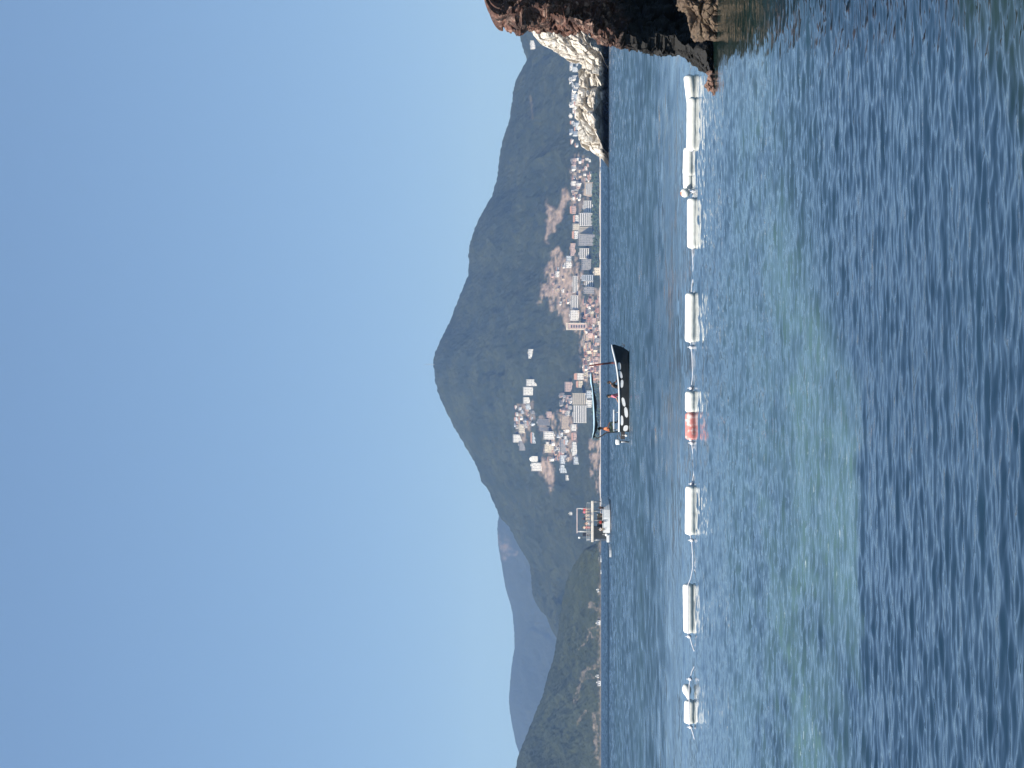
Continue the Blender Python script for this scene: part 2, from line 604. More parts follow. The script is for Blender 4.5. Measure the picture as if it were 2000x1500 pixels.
def earth_back(px, py, t, seed):
    w1 = fbm(np.stack([px / 12, py / 12, px * 0], 1), 4, 87)
    return 0.35 * sstep(0.0, 0.4, w1 + 0.2 - np.hypot((px - 992) / 30, (py - 1060) / 55) * 0.6)


def earth_near(px, py, t, seed):
    w1 = fbm(np.stack([px / 8, py / 8, px * 0], 1), 4, 97)
    w2 = fbm(np.stack([px / 8, py / 8, px * 0 + 7], 1), 4, 98)
    st = fbm(np.stack([px / 4, py / 6, px * 0 + 2], 1), 4, 99)
    x, y = px + 5 * w1, py + 5 * w2
    e = 0 * px
    for ln, wd, a in (([(1131, 1266), (1140, 1260), (1148, 1242), (1153, 1228), (1166, 1221)], 1.4, 0.4), ([(1150, 1228), (1156, 1242), (1166, 1247)], 1.4, 0.4),
                      ([(1120, 1378), (1128, 1352), (1134, 1330), (1146, 1306), (1166, 1301)], 4.0, 0.3), ([(1140, 1330), (1150, 1318), (1160, 1325)], 3.0, 0.25),
                      ([(1128, 1412), (1140, 1395), (1148, 1388)], 2.0, 0.3), ([(1160, 1395), (1164, 1440), (1166, 1480)], 3.5, 0.5),
                      ([(1152, 1185), (1158, 1178), (1164, 1190)], 3.0, 0.4)):
        e = np.maximum(e, (polydist(x, y, ln) < wd) * np.clip(a + 0.9 * st, 0, 1))
    e = np.maximum(e, sstep(1165, 1172, px + 5 * w1) * np.clip(0.25 + 1.3 * st, 0, 1))
    e = np.maximum(e, 0.8 * sstep(1171, 1173, px))
    return e


green_main = hill_material('mountain_scrub', (0.046, 0.056, 0.034), (0.018, 0.027, 0.018), (0.31, 0.24, 0.19), (0.20, 0.155, 0.13), 1.0)
green_back = hill_material('far_hill_scrub', (0.042, 0.050, 0.036), (0.028, 0.036, 0.026), (0.30, 0.22, 0.17), (0.22, 0.17, 0.14), 0.8)
green_near = hill_material('near_hill_scrub', (0.054, 0.066, 0.036), (0.024, 0.034, 0.020), (0.24, 0.195, 0.15), (0.15, 0.13, 0.105), 1.6)
MAIN = Hill('mountain', main_prof, 7000, 8300, 9300, 1000, 210, 1.12, green_main, 190.0, 3, earth_main, 0.6, 3.4)
BACK = Hill('far_hill', back_prof, 13000, 15000, 16500, 420, 80, 0.9, green_back, 260.0, 14, earth_back, 0.5, 2.5)
NEAR = Hill('green_hill', near_prof, 5200, 6000, 6800, 620, 190, lambda c: 0.5 + 0.35 * sstep(1075, 1200, c), green_near, 90.0, 25, earth_near, 0.35, 2.6, lambda c: 0.05 + 0.95 * sstep(1045, 1185, c))
tag(MAIN.ob, 'dark scrub covered mountain above the bayside town', None, None, 'structure')
tag(BACK.ob, 'pale hazy ridge beyond the mountain', None, None, 'structure')
tag(NEAR.ob, 'grey green headland hill with pale shoreline rocks', None, None, 'structure')

# the beach along the far shore
sand = plain('pale_sand', (0.50, 0.45, 0.41), (0.36, 0.32, 0.29), 0.05, 0.9)
cols = np.linspace(-420, 1075, 520)
rows = np.array([6962.0, 6972.0, 6984.0, 7006.0, 7020.0])
BX = np.tile((750 - cols) * 7000 / F, len(rows))
BY = np.repeat(rows, len(cols))
bz = np.repeat(np.array([-0.6, 0.9, 2.2, 3.2, 3.0]), len(cols))
bn = fbm(np.stack([BX / 40, BY / 40, BX * 0], 1), 3, 61)
beach = grid_mesh('beach', np.stack([BX, BY + 9 * bn, bz * np.clip(0.8 + 1.3 * bn, 0.12, 3)], 1), len(rows), len(cols), sand, loc=(0, 7000, 0))
tag(beach, 'thin pale beach along the foot of the mountain', None, None, 'structure')

# ------------------------------------------------------------------ buildings
WALLS = {
    'white': plain('white_render', (0.84, 0.82, 0.78), (0.76, 0.73, 0.69), 0.15, 0.8),
    'cream': plain('cream_render', (0.74, 0.66, 0.52), (0.62, 0.55, 0.44), 0.15, 0.8),
    'pink': plain('pink_render', (0.60, 0.44, 0.38), (0.50, 0.37, 0.33), 0.15, 0.8),
    'grey': plain('grey_concrete', (0.36, 0.35, 0.34), (0.29, 0.28, 0.28), 0.15, 0.85),
    'tan': plain('tan_render', (0.52, 0.42, 0.32), (0.43, 0.35, 0.27), 0.15, 0.85),
    'pale': plain('pale_blue_render', (0.60, 0.64, 0.68), (0.52, 0.56, 0.60), 0.15, 0.8),
    'rust': plain('rust_render', (0.46, 0.25, 0.18), (0.38, 0.21, 0.16), 0.15, 0.85),
}
GLASS = plain('dark_window_glass', (0.075, 0.085, 0.095), (0.05, 0.055, 0.065), 0.4, 0.25)
TILE = plain('clay_roof', (0.36, 0.20, 0.14), (0.28, 0.16, 0.12), 0.5, 0.9)
FLAT = plain('flat_roof', (0.45, 0.42, 0.39), (0.36, 0.34, 0.32), 0.3, 0.9)


def rect_place(r, hill):
    x0, x1, y0, y1 = r
    p = hill.hit(min(x1, 1173.0), 0.5 * (y0 + y1))
    m = p.y / F
    return p, (y1 - y0) * m, (x1 - x0) * m


def house(r, col, label, group=None, hill=None, roof='flat', name='house', cat='house', copies=None):
    p, wd, ht = rect_place(r, hill or MAIN)
    dp = max(8.0, min(16.0, wd))
    b = MB()
    hw = wd / 2
    wall_h = ht if roof == 'flat' else ht * 0.68
    b.box(-hw, hw, 0, dp, -9, wall_h, 0)
    nfl = max(1, int(round(wall_h / 4.2)))
    nw = max(1, int(round(wd / 5.0)))
    fh = wall_h / nfl
    for i in range(nfl):
        for j in range(nw):
            if random.random() < 0.15:
                continue
            cx = -hw + wd * (j + 0.5) / nw
            ww = wd / nw * random.uniform(0.13, 0.22)
            b.box(cx - ww, cx + ww, -0.12, 0.3, fh * (i + 0.25), fh * (i + 0.68), 1)
    if roof == 'flat':
        b.box(-hw - 0.5, hw + 0.5, -0.9, dp + 0.4, wall_h, wall_h + 0.6, 2)
        if random.random() < 0.5:
            k = random.uniform(-0.5, 0.2) * hw
            b.box(k, k + 0.45 * hw, 1.5, dp * 0.6, wall_h + 0.6, wall_h + random.uniform(1.6, 2.8), 0)
    else:
        z0, z1 = wall_h, ht
        e = 0.7
        b.add([(-hw - e, -e, z0), (hw + e, -e, z0), (hw + e, dp + e, z0), (-hw - e, dp + e, z0), (-hw * 0.85, dp / 2, z1), (hw * 0.85, dp / 2, z1)],
              [(0, 1, 5, 4), (2, 3, 4, 5), (1, 2, 5), (3, 0, 4), (3, 2, 1, 0)], 2)
    o = b.build(name, [WALLS[col], GLASS, WALLS[col] if (roof == 'flat' and random.random() < 0.5) else (FLAT if roof == 'flat' else TILE)], None, p + Vector((0, 0, 0)))
    if group:
        o.rotation_euler = (0, 0, random.uniform(-0.6, 0.6))
    return tag(o, label, cat, group)


def hotel(r, col, label, floors, fins=0, group=None, hill=None, core=None, name='hotel', cat='hotel', crown=False):
    """a block with open balcony slabs (or upright fins) on the side to the sea"""
    p, wd, ht = rect_place(r, hill or MAIN)
    dp = 16.0
    hw = wd / 2
    root = empty(name, p, label, cat, group)
    b = MB()
    b.box(-hw + 0.6, hw - 0.6, 1.4, dp, -10, ht - 0.4, 0)
    b.build('glazed_core', core or GLASS, root)
    for e0 in (-hw, hw - 0.9):
        b = MB()
        b.box(e0, e0 + 0.9, 0.2, dp + 0.2, -10, ht - 0.7, 0)
        b.build('end_wall', WALLS[col], root)
    fh = ht / floors
    if not fins:
        for i in range(floors):
            s = MB()
            z = fh * i
            s.box(-hw + 0.95, hw - 0.95, 0.0, 1.38, z, z + fh * 0.52)
            s.build('balcony_slab', WALLS[col], root)
    else:
        for i in range(fins):
            s = MB()
            x = -hw + 1.0 + (wd - 2.0) * (i + 0.25) / fins
            s.box(x, x + (wd - 2.0) / fins * 0.5, 0.0, 1.38, -4, ht - 0.75)
            s.build('wall_fin', WALLS[col], root)
    s = MB()
    s.box(-hw - 0.3, hw + 0.3, -0.4, dp + 0.5, ht - 0.38, ht + 0.5)
    s.build('roof', WALLS[col] if not crown else FLAT, root)
    if wd > 14:
        s = MB()
        s.box(-hw * 0.3, hw * 0.25, 5, 11, ht + 0.5, ht + 3.4)
        s.build('roof_hut', WALLS['grey'], root)
    return root


GH = 'seafront hotels below the bare earth cuts'
hotel((1140, 1158, 392, 415), 'white', 'white banded hotel wing nearest the trapezoid building', 5, 0, GH)
hotel((1131, 1157, 416, 441), 'white', 'tall white banded hotel, largest in the seafront row', 7, 0, GH)
hotel((1131, 1156, 443, 457), 'cream', 'hotel wing with upright fins beside the grey block', 6, 5, GH)
house((1129, 1161, 458, 479), 'grey', 'plain wide grey concrete block beside the finned hotel wing', None, None, 'flat', 'office_block', 'building')
hotel((1132, 1150, 485, 505), 'white', 'small white banded hotel below the pink tower house', 5, 0, GH)
hotel((1119, 1129, 539, 571), 'white', 'long low white banded hotel above the bright seafront cluster', 3, 0, GH)
hotel((1115, 1129, 577, 604), 'white', 'white banded hotel beside the bright white villa, under the bare slope', 4, 0, GH)
hotel((1136, 1158, 537, 548), 'pale', 'narrow pale banded tower behind the cream beachfront cube', 6, 0, GH)
hotel((1143, 1158, 549, 560), 'white', 'short white banded tower beside the narrow pale one', 4, 0, GH)
hotel((1120, 1145, 792, 826), 'white', 'big terraced white hotel with banded front over the boat awning', 7, 0, GH)
hotel((1118, 1146, 768, 790), 'cream', 'cream banded hotel block right beside the big terraced hotel', 7, 0, GH)
hotel((1050, 1074, 819, 831), 'grey', 'grey apartment block with barred front high on the slope', 4, 6, 'flats on the upper slope', name='apartment_block', cat='building')
hotel((1055, 1074, 834, 842), 'grey', 'small barred grey block below the larger barred one', 3, 5, 'flats on the upper slope', name='apartment_block', cat='building')

tw = (1109, 1147, 631, 644)
p, wd, ht = rect_place(tw, MAIN)
root = empty('apartment_tower', p, 'tall pink apartment tower with cream edges and a dark slot', 'building')
b = MB(); b.box(-wd / 2, wd / 2, 0, 15, -10, ht); b.build('wall', WALLS['pink'], root)
for e0 in (-wd / 2 - .2, wd / 2 - 2.4):
    b = MB(); b.box(e0, e0 + 2.6, -.5, 15.2, -10, ht - .2); b.build('cream_edge', WALLS['cream'], root)
b = MB(); b.box(-wd / 2 - .6, wd / 2 + .6, -1, 15.6, ht, ht + 4.5); b.build('roof', WALLS['cream'], root)
for k in range(6):
    b = MB(); z = ht * (0.12 + 0.13 * k); b.box(-wd * .2, wd * .2, -.25, .3, z, z + ht * .075); b.build('window', GLASS, root)

p, wd, ht = rect_place((1140, 1157, 356, 386), MAIN)
root = empty('terrace_building', p, 'pale trapezoid building with a sloping frame next to the banded hotel wing', 'building')
b = MB()
b.add([(-wd / 2, 0, -6), (wd / 2, 0, -6), (wd / 2, 12, -6), (-wd / 2, 12, -6), (-wd * .32, 0, ht), (wd * .5, 0, ht * .8), (wd * .5, 12, ht * .8), (-wd * .32, 12, ht)],
      [(0, 1, 5, 4), (1, 2, 6, 5), (2, 3, 7, 6), (3, 0, 4, 7), (4, 5, 6, 7)])
b.build('wall', WALLS['tan'], root)
b = MB()
for k in range(3):
    b.box(-wd * .3, wd * .42, -.8, -.02, ht * (.1 + .24 * k), ht * (.2 + .24 * k))
b.build('balcony', WALLS['pale'], root)
b = MB(); b.box(wd * .05, wd * .3, -.5, -.03, ht * .66, ht * .74); b.build('window', GLASS, root)

ONE = [  # rect, colour, roof, label
    ((1161, 1174, 523, 537), 'cream', 'flat', 'bright cream cube house right on the beach'),
    ((1113, 1129, 606, 626), 'white', 'flat', 'bright white villa beside the pink apartment tower'),
    ((1114, 1125, 475, 499), 'pink', 'flat', 'pink tower house above the small banded hotel'),
    ((1104, 1117, 511, 523), 'white', 'flat', 'white house at the edge of the bare earth cut'),
    ((1106, 1116, 500, 510), 'pale', 'flat', 'pale blue house beside the white one at the earth cut'),
    ((1119, 1131, 420, 434), 'white', 'gable', 'white gabled house directly above the largest banded hotel'),
    ((1118, 1130, 437, 449), 'cream', 'flat', 'cream house above the finned hotel wing'),
    ((1117, 1130, 451, 466), 'white', 'gable', 'white gabled house above the plain grey block'),
    ((1113, 1124, 402, 417), 'pink', 'gable', 'pink gabled house at the foot of the long earth scar'),
    ((1085, 1092, 530, 541), 'white', 'flat', 'single thin white house in the middle of the bare slope'),
    ((1136, 1152, 506, 527), 'grey', 'flat', 'grey blue block between small banded hotel and beach cube'),
    ((1140, 1161, 561, 573), 'grey', 'flat', 'dark grey block left of the narrow towers'),
    ((1032, 1041, 682, 700), 'white', 'flat', 'lone white villa high on the bare mountainside'),
    ((1028, 1045, 741, 754), 'white', 'flat', 'white hillside villa at the end of the upper cluster'),
    ((1022, 1040, 756, 772), 'white', 'flat', 'largest white villa in the upper hillside cluster'),
    ((1022, 1035, 776, 788), 'white', 'flat', 'white box villa between the largest villa and grey houses'),
    ((1027, 1036, 790, 800), 'pale', 'flat', 'pale small house below the white box villa'),
    ((1121, 1139, 729, 742), 'white', 'gable', 'white gabled house above the front end of the awning'),
    ((1125, 1138, 744, 757), 'cream', 'gable', 'cream gabled house beside the white gabled one over the awning'),
    ((1103, 1116, 746, 765), 'pink', 'flat', 'pink house topmost above the cream banded block'),
    ((1145, 1157, 763, 778), 'pale', 'flat', 'pale house just behind the awning below the hotel'),
    ((1146, 1157, 781, 796), 'white', 'flat', 'white house just behind the awning below the terraces'),
    ((1062, 1081, 843, 858), 'white', 'flat', 'white block with flat roof next to the barred grey block'),
    ((1063, 1081, 868, 884), 'cream', 'flat', 'cream block on the slope above the brown scar'),
    ((1038, 1057, 904, 920), 'white', 'flat', 'white block house beside the domed hall'),
    ((1002, 1017, 849, 864), 'white', 'flat', 'white house highest on the mountainside'),
    ((1013, 1024, 829, 846), 'cream', 'flat', 'cream house just below the highest white one'),
    ((1014, 1025, 862, 880), 'grey', 'flat', 'long grey house beneath the highest white one'),
    ((1036, 1045, 844, 866), 'pale', 'gable', 'pale gabled house alone among trees below the highest houses'),
    ((1096, 1111, 812, 838), 'tan', 'flat', 'wide tan block on the middle slope'),
    ((1094, 1106, 858, 884), 'grey', 'flat', 'wide grey block on the middle slope'),
    ((1094, 1105, 889, 906), 'pale', 'flat', 'pale house with dark windows near the slope end'),
    ((1094, 1104, 908, 924), 'pale', 'flat', 'last pale house of the middle slope row'),
    ((1115, 1126, 829, 842), 'white', 'flat', 'white house at the start of the lower terrace row'),
    ((1116, 1126, 845, 860), 'pink', 'gable', 'pink gabled house in the lower terrace row'),
    ((1117, 1126, 863, 890), 'white', 'flat', 'long white house in the lower terrace row'),
    ((1120, 1129, 892, 907), 'pale', 'flat', 'pale house ending the lower terrace row'),
    ((1105, 1111, 928, 938), 'white', 'flat', 'tiny lone white house beyond the middle slope row'),
    ((1112, 1118, 1000, 1006), 'white', 'flat', 'tiny white hut among scrub right above the tour boat'),
    ((1036, 1045, 79, 95), 'white', 'flat', 'white block peeping out behind the dark cliff'),
    ((1091, 1100, 882, 892), 'rust', 'gable', 'rust roofed house between the grey and pale blocks'),
    ((1067, 1078, 804, 816), 'pink', 'flat', 'pink house at the edge beside the barred block'),
]
for r, c, rf, lb in ONE:
    house(r, c, lb, None, None, rf)

# the domed hall
p, wd, ht = rect_place((1030, 1049, 891, 902), MAIN)
root = empty('domed_hall', p, 'bright white domed hall on the upper slope', 'hall')
b = MB(); b.box(-wd / 2, wd / 2, 0, wd, -8, ht * .55); b.build('wall', WALLS['white'], root)
b = MB(); b.ball((0, wd / 2, ht * .5), wd * .47, 20, 0, (1, 1, 1.05)); b.build('dome', WALLS['white'], root, None, True)

# packed small houses, by quarter
QUARTERS = [
    ('houses packed above the white rocks', 'small {} house among those packed together above the white rocks', (1114, 1136, 306, 392), 32, (5, 9), ['pink', 'white', 'tan', 'grey'], None),
    ('houses behind the trees near the white rocks', 'low {} house in the band just above the beach near the white rocks', (1136, 1156, 306, 354), 12, (4, 7), ['pale', 'white', 'pink'], None),
    ('houses of the old town above the bow', 'small {} house in the packed seafront quarter above the boat bow', (1138, 1172, 578, 742), 84, (5, 9), ['pink', 'cream', 'tan', 'white', 'grey', 'rust'], None),
    ('houses on the slope over the awning', 'small {} house stepping up the slope over the awning', (1092, 1118, 767, 812), 20, (5, 9), ['pink', 'white', 'grey'], None),
    ('houses of the upper cluster', 'small {} house of the upper cluster under the ridge', (1004, 1044, 792, 838), 26, (5, 9), ['grey', 'white', 'pale', 'tan'], None),
    ('houses between the blocks of the middle slope', 'small {} house between the blocks of the middle slope', (1066, 1112, 838, 902), 36, (5, 8), ['grey', 'tan', 'pale', 'white'], None),
    ('pale houses peeping over the white rocks', 'small {} house peeping over the crest of the white rocks', (1112, 1130, 112, 290), 30, (6, 10), ['pale', 'white'], None),
    ('houses on the bare cut slope', 'small {} house dotted over the bare cut slope', (1076, 1112, 515, 600), 14, (4, 7), ['tan', 'pink', 'white'], E2),
]
for grp, lab, (x0, x1, y0, y1), n, (s0, s1), cs, poly in QUARTERS:
    taken = []
    for k in range(n):
        for tr in range(60):
            hx, hy = random.uniform(s0 * 0.7, s1 * 0.9), random.uniform(s0, s1 * 1.2)
            cx, cy = random.uniform(x0 + hx, x1), random.uniform(y0, y1 - hy)
            if poly and not inpoly(np.array([cx]), np.array([cy]), poly)[0]:
                continue
            if all(abs(cx - a) > 0.55 * (hx + c) or abs(cy - b_) > 0.75 * (hy + d) for a, b_, c, d in taken):
                break
        taken.append((cx, cy, hx, hy))
        c = random.choice(cs)
        cname = {'pale': 'pale blue', 'rust': 'rust coloured'}.get(c, c)
        house((cx - hx, cx, cy, cy + hy), c, lab.format(cname), grp, None, random.choice(['flat', 'flat', 'gable']))

# houses and moored boats along the shore of the near hill
for k, (x, y) in enumerate([(1172, 1150), (1171, 1212), (1170, 1318), (1172, 1330)]):
    house((x - 5, x + 1, y, y + (7, 9, 6, 10)[k]), 'white', 'small white boathouse at the water below the near hill, ' +
          ('closest to the tour boat', 'under the branching pale track', 'shorter of the close pair', 'longer of the close pair')[k], None, NEAR, 'flat', 'boathouse', 'boathouse')

# mast on the peak
p = at(849, 712, 8290)
b = MB()
b.tube([(0, 0, -4), (0, 0, 36)], [0.8, 0.45], 6)
for z in (12, 20, 27):
    b.box(-1.8, 1.8, -0.3, 0.3, z, z + 0.8)
tag(b.build('radio_mast', plain('mast_steel', (0.35, 0.35, 0.36), None, 1, .5), None, p), 'thin radio mast on the summit of the mountain', 'mast')

# trees in front of the hotels: a wood that reads as one mass
tm = plain('shore_leaves', (0.055, 0.085, 0.035), (0.028, 0.048, 0.02), 0.35, 0.9)
b = MB()
for k in range(420):
    py_ = random.choice([random.uniform(338, 520), random.uniform(338, 500), random.uniform(745, 860)])
    px_ = random.uniform(1158, 1172.5)
    g = MAIN.hit(px_, py_)
    r_ = random.uniform(2.0, 4.6)
    o_ = len(b.v)
    b.ball((g.x, g.y, g.z + r_ * 0.4), r_, 7, 0, (1, 1, random.uniform(.8, 1.3)))
    for i in range(o_, len(b.v)):
        v = Vector(b.v[i])
        b.v[i] = tuple(v + Vector((random.uniform(-1, 1), random.uniform(-1, 1), random.uniform(-1, 1))) * r_ * 0.28)
tag(b.build('shore_trees', tm, None), 'dark trees massed between hotels and beach', None, None, 'stuff')


# ------------------------------------------------------------------ rocks
def rock_material(name, a, b_, c, dark, s, tide=0.0, tide_w=0.4, warm=None):
    m, nt, b = new_mat(name)
    L = nt.links.new
    co = N(nt, 'ShaderNodeTexCoord').outputs['Object']
    f1 = noise(nt, s * 0.8, 5, 0.62, co, dist=0.6)
    f2 = noise(nt, s * 4.0, 5, 0.65, co)
    f3 = noise(nt, s * 1.7, 3, 0.6, co, dist=1.2)
    col = mixc(nt, ramp(nt, f1, 0.32, 0.66), a, b_)
    col = mixc(nt, ramp(nt, f3, 0.52, 0.68), col, c)
    col = mixc(nt, ramp(nt, f2, 0.46, 0.7), col, dark)
    if tide:
        sx = N(nt, 'ShaderNodeSeparateXYZ')
        L(co, sx.inputs[0])
        ad = N(nt, 'ShaderNodeMath', operation='MULTIPLY_ADD')
        L(f1, ad.inputs[0])
        ad.inputs[1].default_value = -1.4 * tide_w
        L(sx.outputs['Z'], ad.inputs[2])
        tf = ramp(nt, ad.outputs[0], tide - tide_w, tide)
        col = mixc(nt, tf, (0.016, 0.015, 0.013), col)
    L(col, b.inputs['Base Color'])
    b.inputs['Roughness'].default_value = 0.85
    bp = N(nt, 'ShaderNodeBump', i_Strength=0.8, i_Distance=0.12 / s)
    L(f2, bp.inputs['Height'])
    L(bp.outputs[0], b.inputs['Normal'])
    return m


# near dark cliff ------------------------------------------------
YC = 44.5
edge_pts = [(925, -60), (934, -20), (937, 5), (940, 28), (956, 37), (963, 51), (972, 61), (984, 69), (996, 76), (1016, 73), (1040, 69), (1070, 70), (1092, 72), (1107, 76), (1125, 73), (1145, 71),
            (1167, 87), (1193, 98), (1215, 101), (1242, 107), (1262, 112), (1287, 110), (1317, 112), (1326, 111), (1347, 126), (1368, 141), (1377, 147), (1383, 162), (1395, 184), (1402, 192), (1440, 200)]
zs, xs = [], []
for px_, py_ in edge_pts:
    p = at(px_, py_, YC + 0.75)
    zs.append(p.z); xs.append(p.x)
zs, xs = np.array(zs[::-1]), np.array(xs[::-1])
nz, na = 460, 330
zrow = np.linspace(-0.45, 4.06, nz)
xl = np.interp(zrow, zs, xs)
# plan of the cliff, from its back round the left edge and along the front
plan = np.array([(4.2, 3.4), (2.2, 2.6), (0.9, 1.9), (0.22, 1.05), (0.0, 0.55), (0.04, 0.25), (0.12, 0.08), (0.22, 0.22), (0.50, 0.85), (1.3, 1.75), (2.6, 2.6), (4.6, 3.4)])
tpl = np.array([0, .07, .14, .22, .30, .38, .47, .55, .65, .77, .9, 1.0])
ta = np.linspace(0, 1, na)
plx, ply = np.interp(ta, tpl, plan[:, 0]), np.interp(ta, tpl, plan[:, 1])
Zr = np.repeat(zrow, na)
lean = -0.30 * np.clip(Zr - 0.9, 0, 10) + 0.25 * np.clip(0.9 - Zr, 0, 2) * 0
toe = -1.1 * np.clip(0.62 - Zr, 0, 1.2)
Xr = np.repeat(xl, na) + np.tile(plx, nz)
fr = np.tile(np.clip((ta - 0.33) / 0.2, 0, 1), nz)
Yr_ = YC + np.tile(ply, nz) + (lean + toe) * fr
# round the top over
topf = np.clip((Zr - 3.55) / 0.5, 0, 1)
cxm = np.repeat(xl, na) + 2.4
Xr = Xr + (cxm - Xr) * 0.0
P0 = np.stack([Xr, Yr_, Zr], 1)
nrm = np.stack([np.tile(-np.gradient(ply), nz), np.tile(np.gradient(plx), nz), np.zeros(nz * na)], 1)
nrm /= np.linalg.norm(nrm, axis=1)[:, None] + 1e-9
nrm = -nrm
nrm[:, 2] -= 0.15
P1 = P0 * np.array([1.0, 1.0, 1.0])
d = facets(P1 + 0.12 * np.stack([vnoise(P1 * 3, s) for s in (1, 2, 3)], 1), 0.62, 5, 0.42, 0.55) * 0.58
d += facets(P1 + 0.05 * np.stack([vnoise(P1 * 8, s) for s in (4, 5, 6)], 1), 0.20, 6, 0.5, 0.7) * 0.75
d += facets(P1, 0.075, 7, 0.5, 0.7) * 0.5
d += 0.012 * fbm(P1 * 14, 3, 9)
PV = P0 + nrm * d[:, None]
# bring the left edge back to its outline
G = PV.reshape(nz, na, 3)
px_g, py_g = pix(G[:, :, 0], G[:, :, 1], G[:, :, 2])
want = np.interp(zrow, zs, xs)
got = G[:, :, 0].min(1)
jag = fbm(np.stack([zrow * 5, zrow * 0, zrow * 0], 1), 3, 44) * 0.05
k9 = np.ones(15) / 15
sm = np.convolve(np.pad(want - got, 7, mode='edge'), k9, 'valid')
G[:, :, 0] += (sm + jag * 0.6)[:, None]
lim = (want + jag - 0.015)[:, None]
G[:, :, 0] = np.where(G[:, :, 0] < lim, lim + (G[:, :, 0] - lim) * 0.15, G[:, :, 0])
# crown: pull the last rows inwards to close the top
ntop = 40
for i in range(ntop):
    f = (i + 1) / ntop
    c = np.array([G[nz - ntop - 1, :, 0].mean() + 0.6, YC + 1.0])
    k = 1 - math.sqrt(max(0.0, 1 - f * f))
    src = G[nz - ntop - 1].copy()
    row = src.copy()
    row[:, 0] = src[:, 0] + (c[0] - src[:, 0]) * k
    row[:, 1] = src[:, 1] + (c[1] - src[:, 1]) * k
    row[:, 2] = src[:, 2] + 0.42 * f + 0.05 * (G[nz - ntop + i, :, 1] - Yr_.reshape(nz, na)[nz - ntop + i])
    G[nz - ntop + i] = row
dark_rock = rock_material('red_brown_cliff_rock', (0.150, 0.066, 0.044), (0.050, 0.028, 0.022), (0.33, 0.21, 0.155), (0.014, 0.011, 0.010), 3.6, 1.5, 0.6)
o = grid_mesh('dark_cliff', G.reshape(-1, 3), nz, na, dark_rock, None, False, loc=(6.5, YC, 0))
tag(o, 'black and red brown jagged sea cliff rising straight from the water', 'cliff')


def boulder(name, c, rad, mat, label, cat, seed, res=90, cell=(0.5, 0.17), amp=(0.6, 0.6), squash=(1, 1, 1), lean=0.0):
    u = np.linspace(0, 2 * math.pi, res * 2)
    v = np.linspace(0.02, math.pi - 0.02, res)
    U, V = np.meshgrid(u, v)
    U, V = U.ravel(), V.ravel()
    n = np.stack([np.sin(V) * np.cos(U), np.sin(V) * np.sin(U), np.cos(V)], 1)
    p = n * rad * np.array(squash)
    p[:, 0] += lean * p[:, 2]
    q = p + np.array(c)
    d = facets(q, cell[0], seed, 0.5, 0.7) * amp[0] + facets(q, cell[1], seed + 1, 0.5, 0.7) * amp[1]
    d[np.isclose(U, 2 * math.pi)] = d[np.isclose(U, 0)]
    p = p + n * d[:, None]
    o = grid_mesh(name, p + np.array(c), res, res * 2, mat, None, False, loc=tuple(c))
    return tag(o, label, cat)


tan_rock = rock_material('tan_boulder_rock', (0.150, 0.098, 0.060), (0.095, 0.064, 0.042), (0.20, 0.145, 0.09), (0.030, 0.025, 0.019), 5.0)
pb = at(1368, 22, 43.2)
boulder('boulder', (pb.x + 0.12, 43.1, 0.20), 0.46, tan_rock, 'lumpy tan boulder at the waterline against the foot of the black cliff', 'boulder', 21, 110, (0.26, 0.11), (0.9, 0.8), (1.35, 0.9, 0.78), 0.55)
ps = at(1388, 165, 44.0)
boulder('boulder', (ps.x + 0.02, 44.0, 0.02), 0.12, rock_material('rust_stone', (0.22, 0.12, 0.08), (0.14, 0.08, 0.06), (0.3, 0.2, 0.16), (0.06, .04, .03), 6.0),
        'small rusty stone at the outermost tip of the black cliff foot', 'boulder', 25, 46, (0.12, 0.05), (0.7, 0.6), (1.6, 0.9, 0.9), 0.4)

# pale headland -------------------------------------------------
YW = 575.0
top_pts = [(-60, 985), (-20, 992), (0, 1000), (40, 1022), (71, 1043), (82, 1052), (97, 1080), (112, 1106), (122, 1137), (140, 1139), (157, 1135), (180, 1131), (202, 1128), (226, 1123), (240, 1130), (262, 1130), (280, 1134),
           (289, 1152), (297, 1160), (304, 1172), (314, 1182), (322, 1189), (326, 1193)]
tp = np.array(top_pts, float)
ncx, nrx = 620, 190
cols = np.linspace(-60, 326, ncx)
tpx = np.interp(cols, tp[:, 0], tp[:, 1])
tops = np.array([at(a, b_, YW).z for a, b_ in zip(tpx, cols)])
Xw = (750 - cols) * YW / F
sr = np.linspace(0, 1, nrx)
S = np.repeat(sr, ncx)
HX = np.tile(tops, nrx)
XX = np.tile(Xw, nrx)
fz = np.clip(S / 0.7, 0, 1)
Zw = -0.8 + (HX + 0.8) * np.clip(fz, 0, 1) ** 0.9
Zw = np.where(S > 0.7, HX * (1 - 0.25 * ((S - 0.7) / 0.3) ** 2), Zw)
hk = np.clip(HX / 8, 0.12, 1.6)
Yw = YW - hk * np.interp(fz, [0, .12, .3, .46, .62, .8, 1.0], [1.2, 1.7, 3.6, 4.6, 3.8, 2.1, 0]) + np.where(S > 0.7, (S - 0.7) / 0.3 * 9.0, 0)
P0 = np.stack([XX, Yw, Zw], 1)
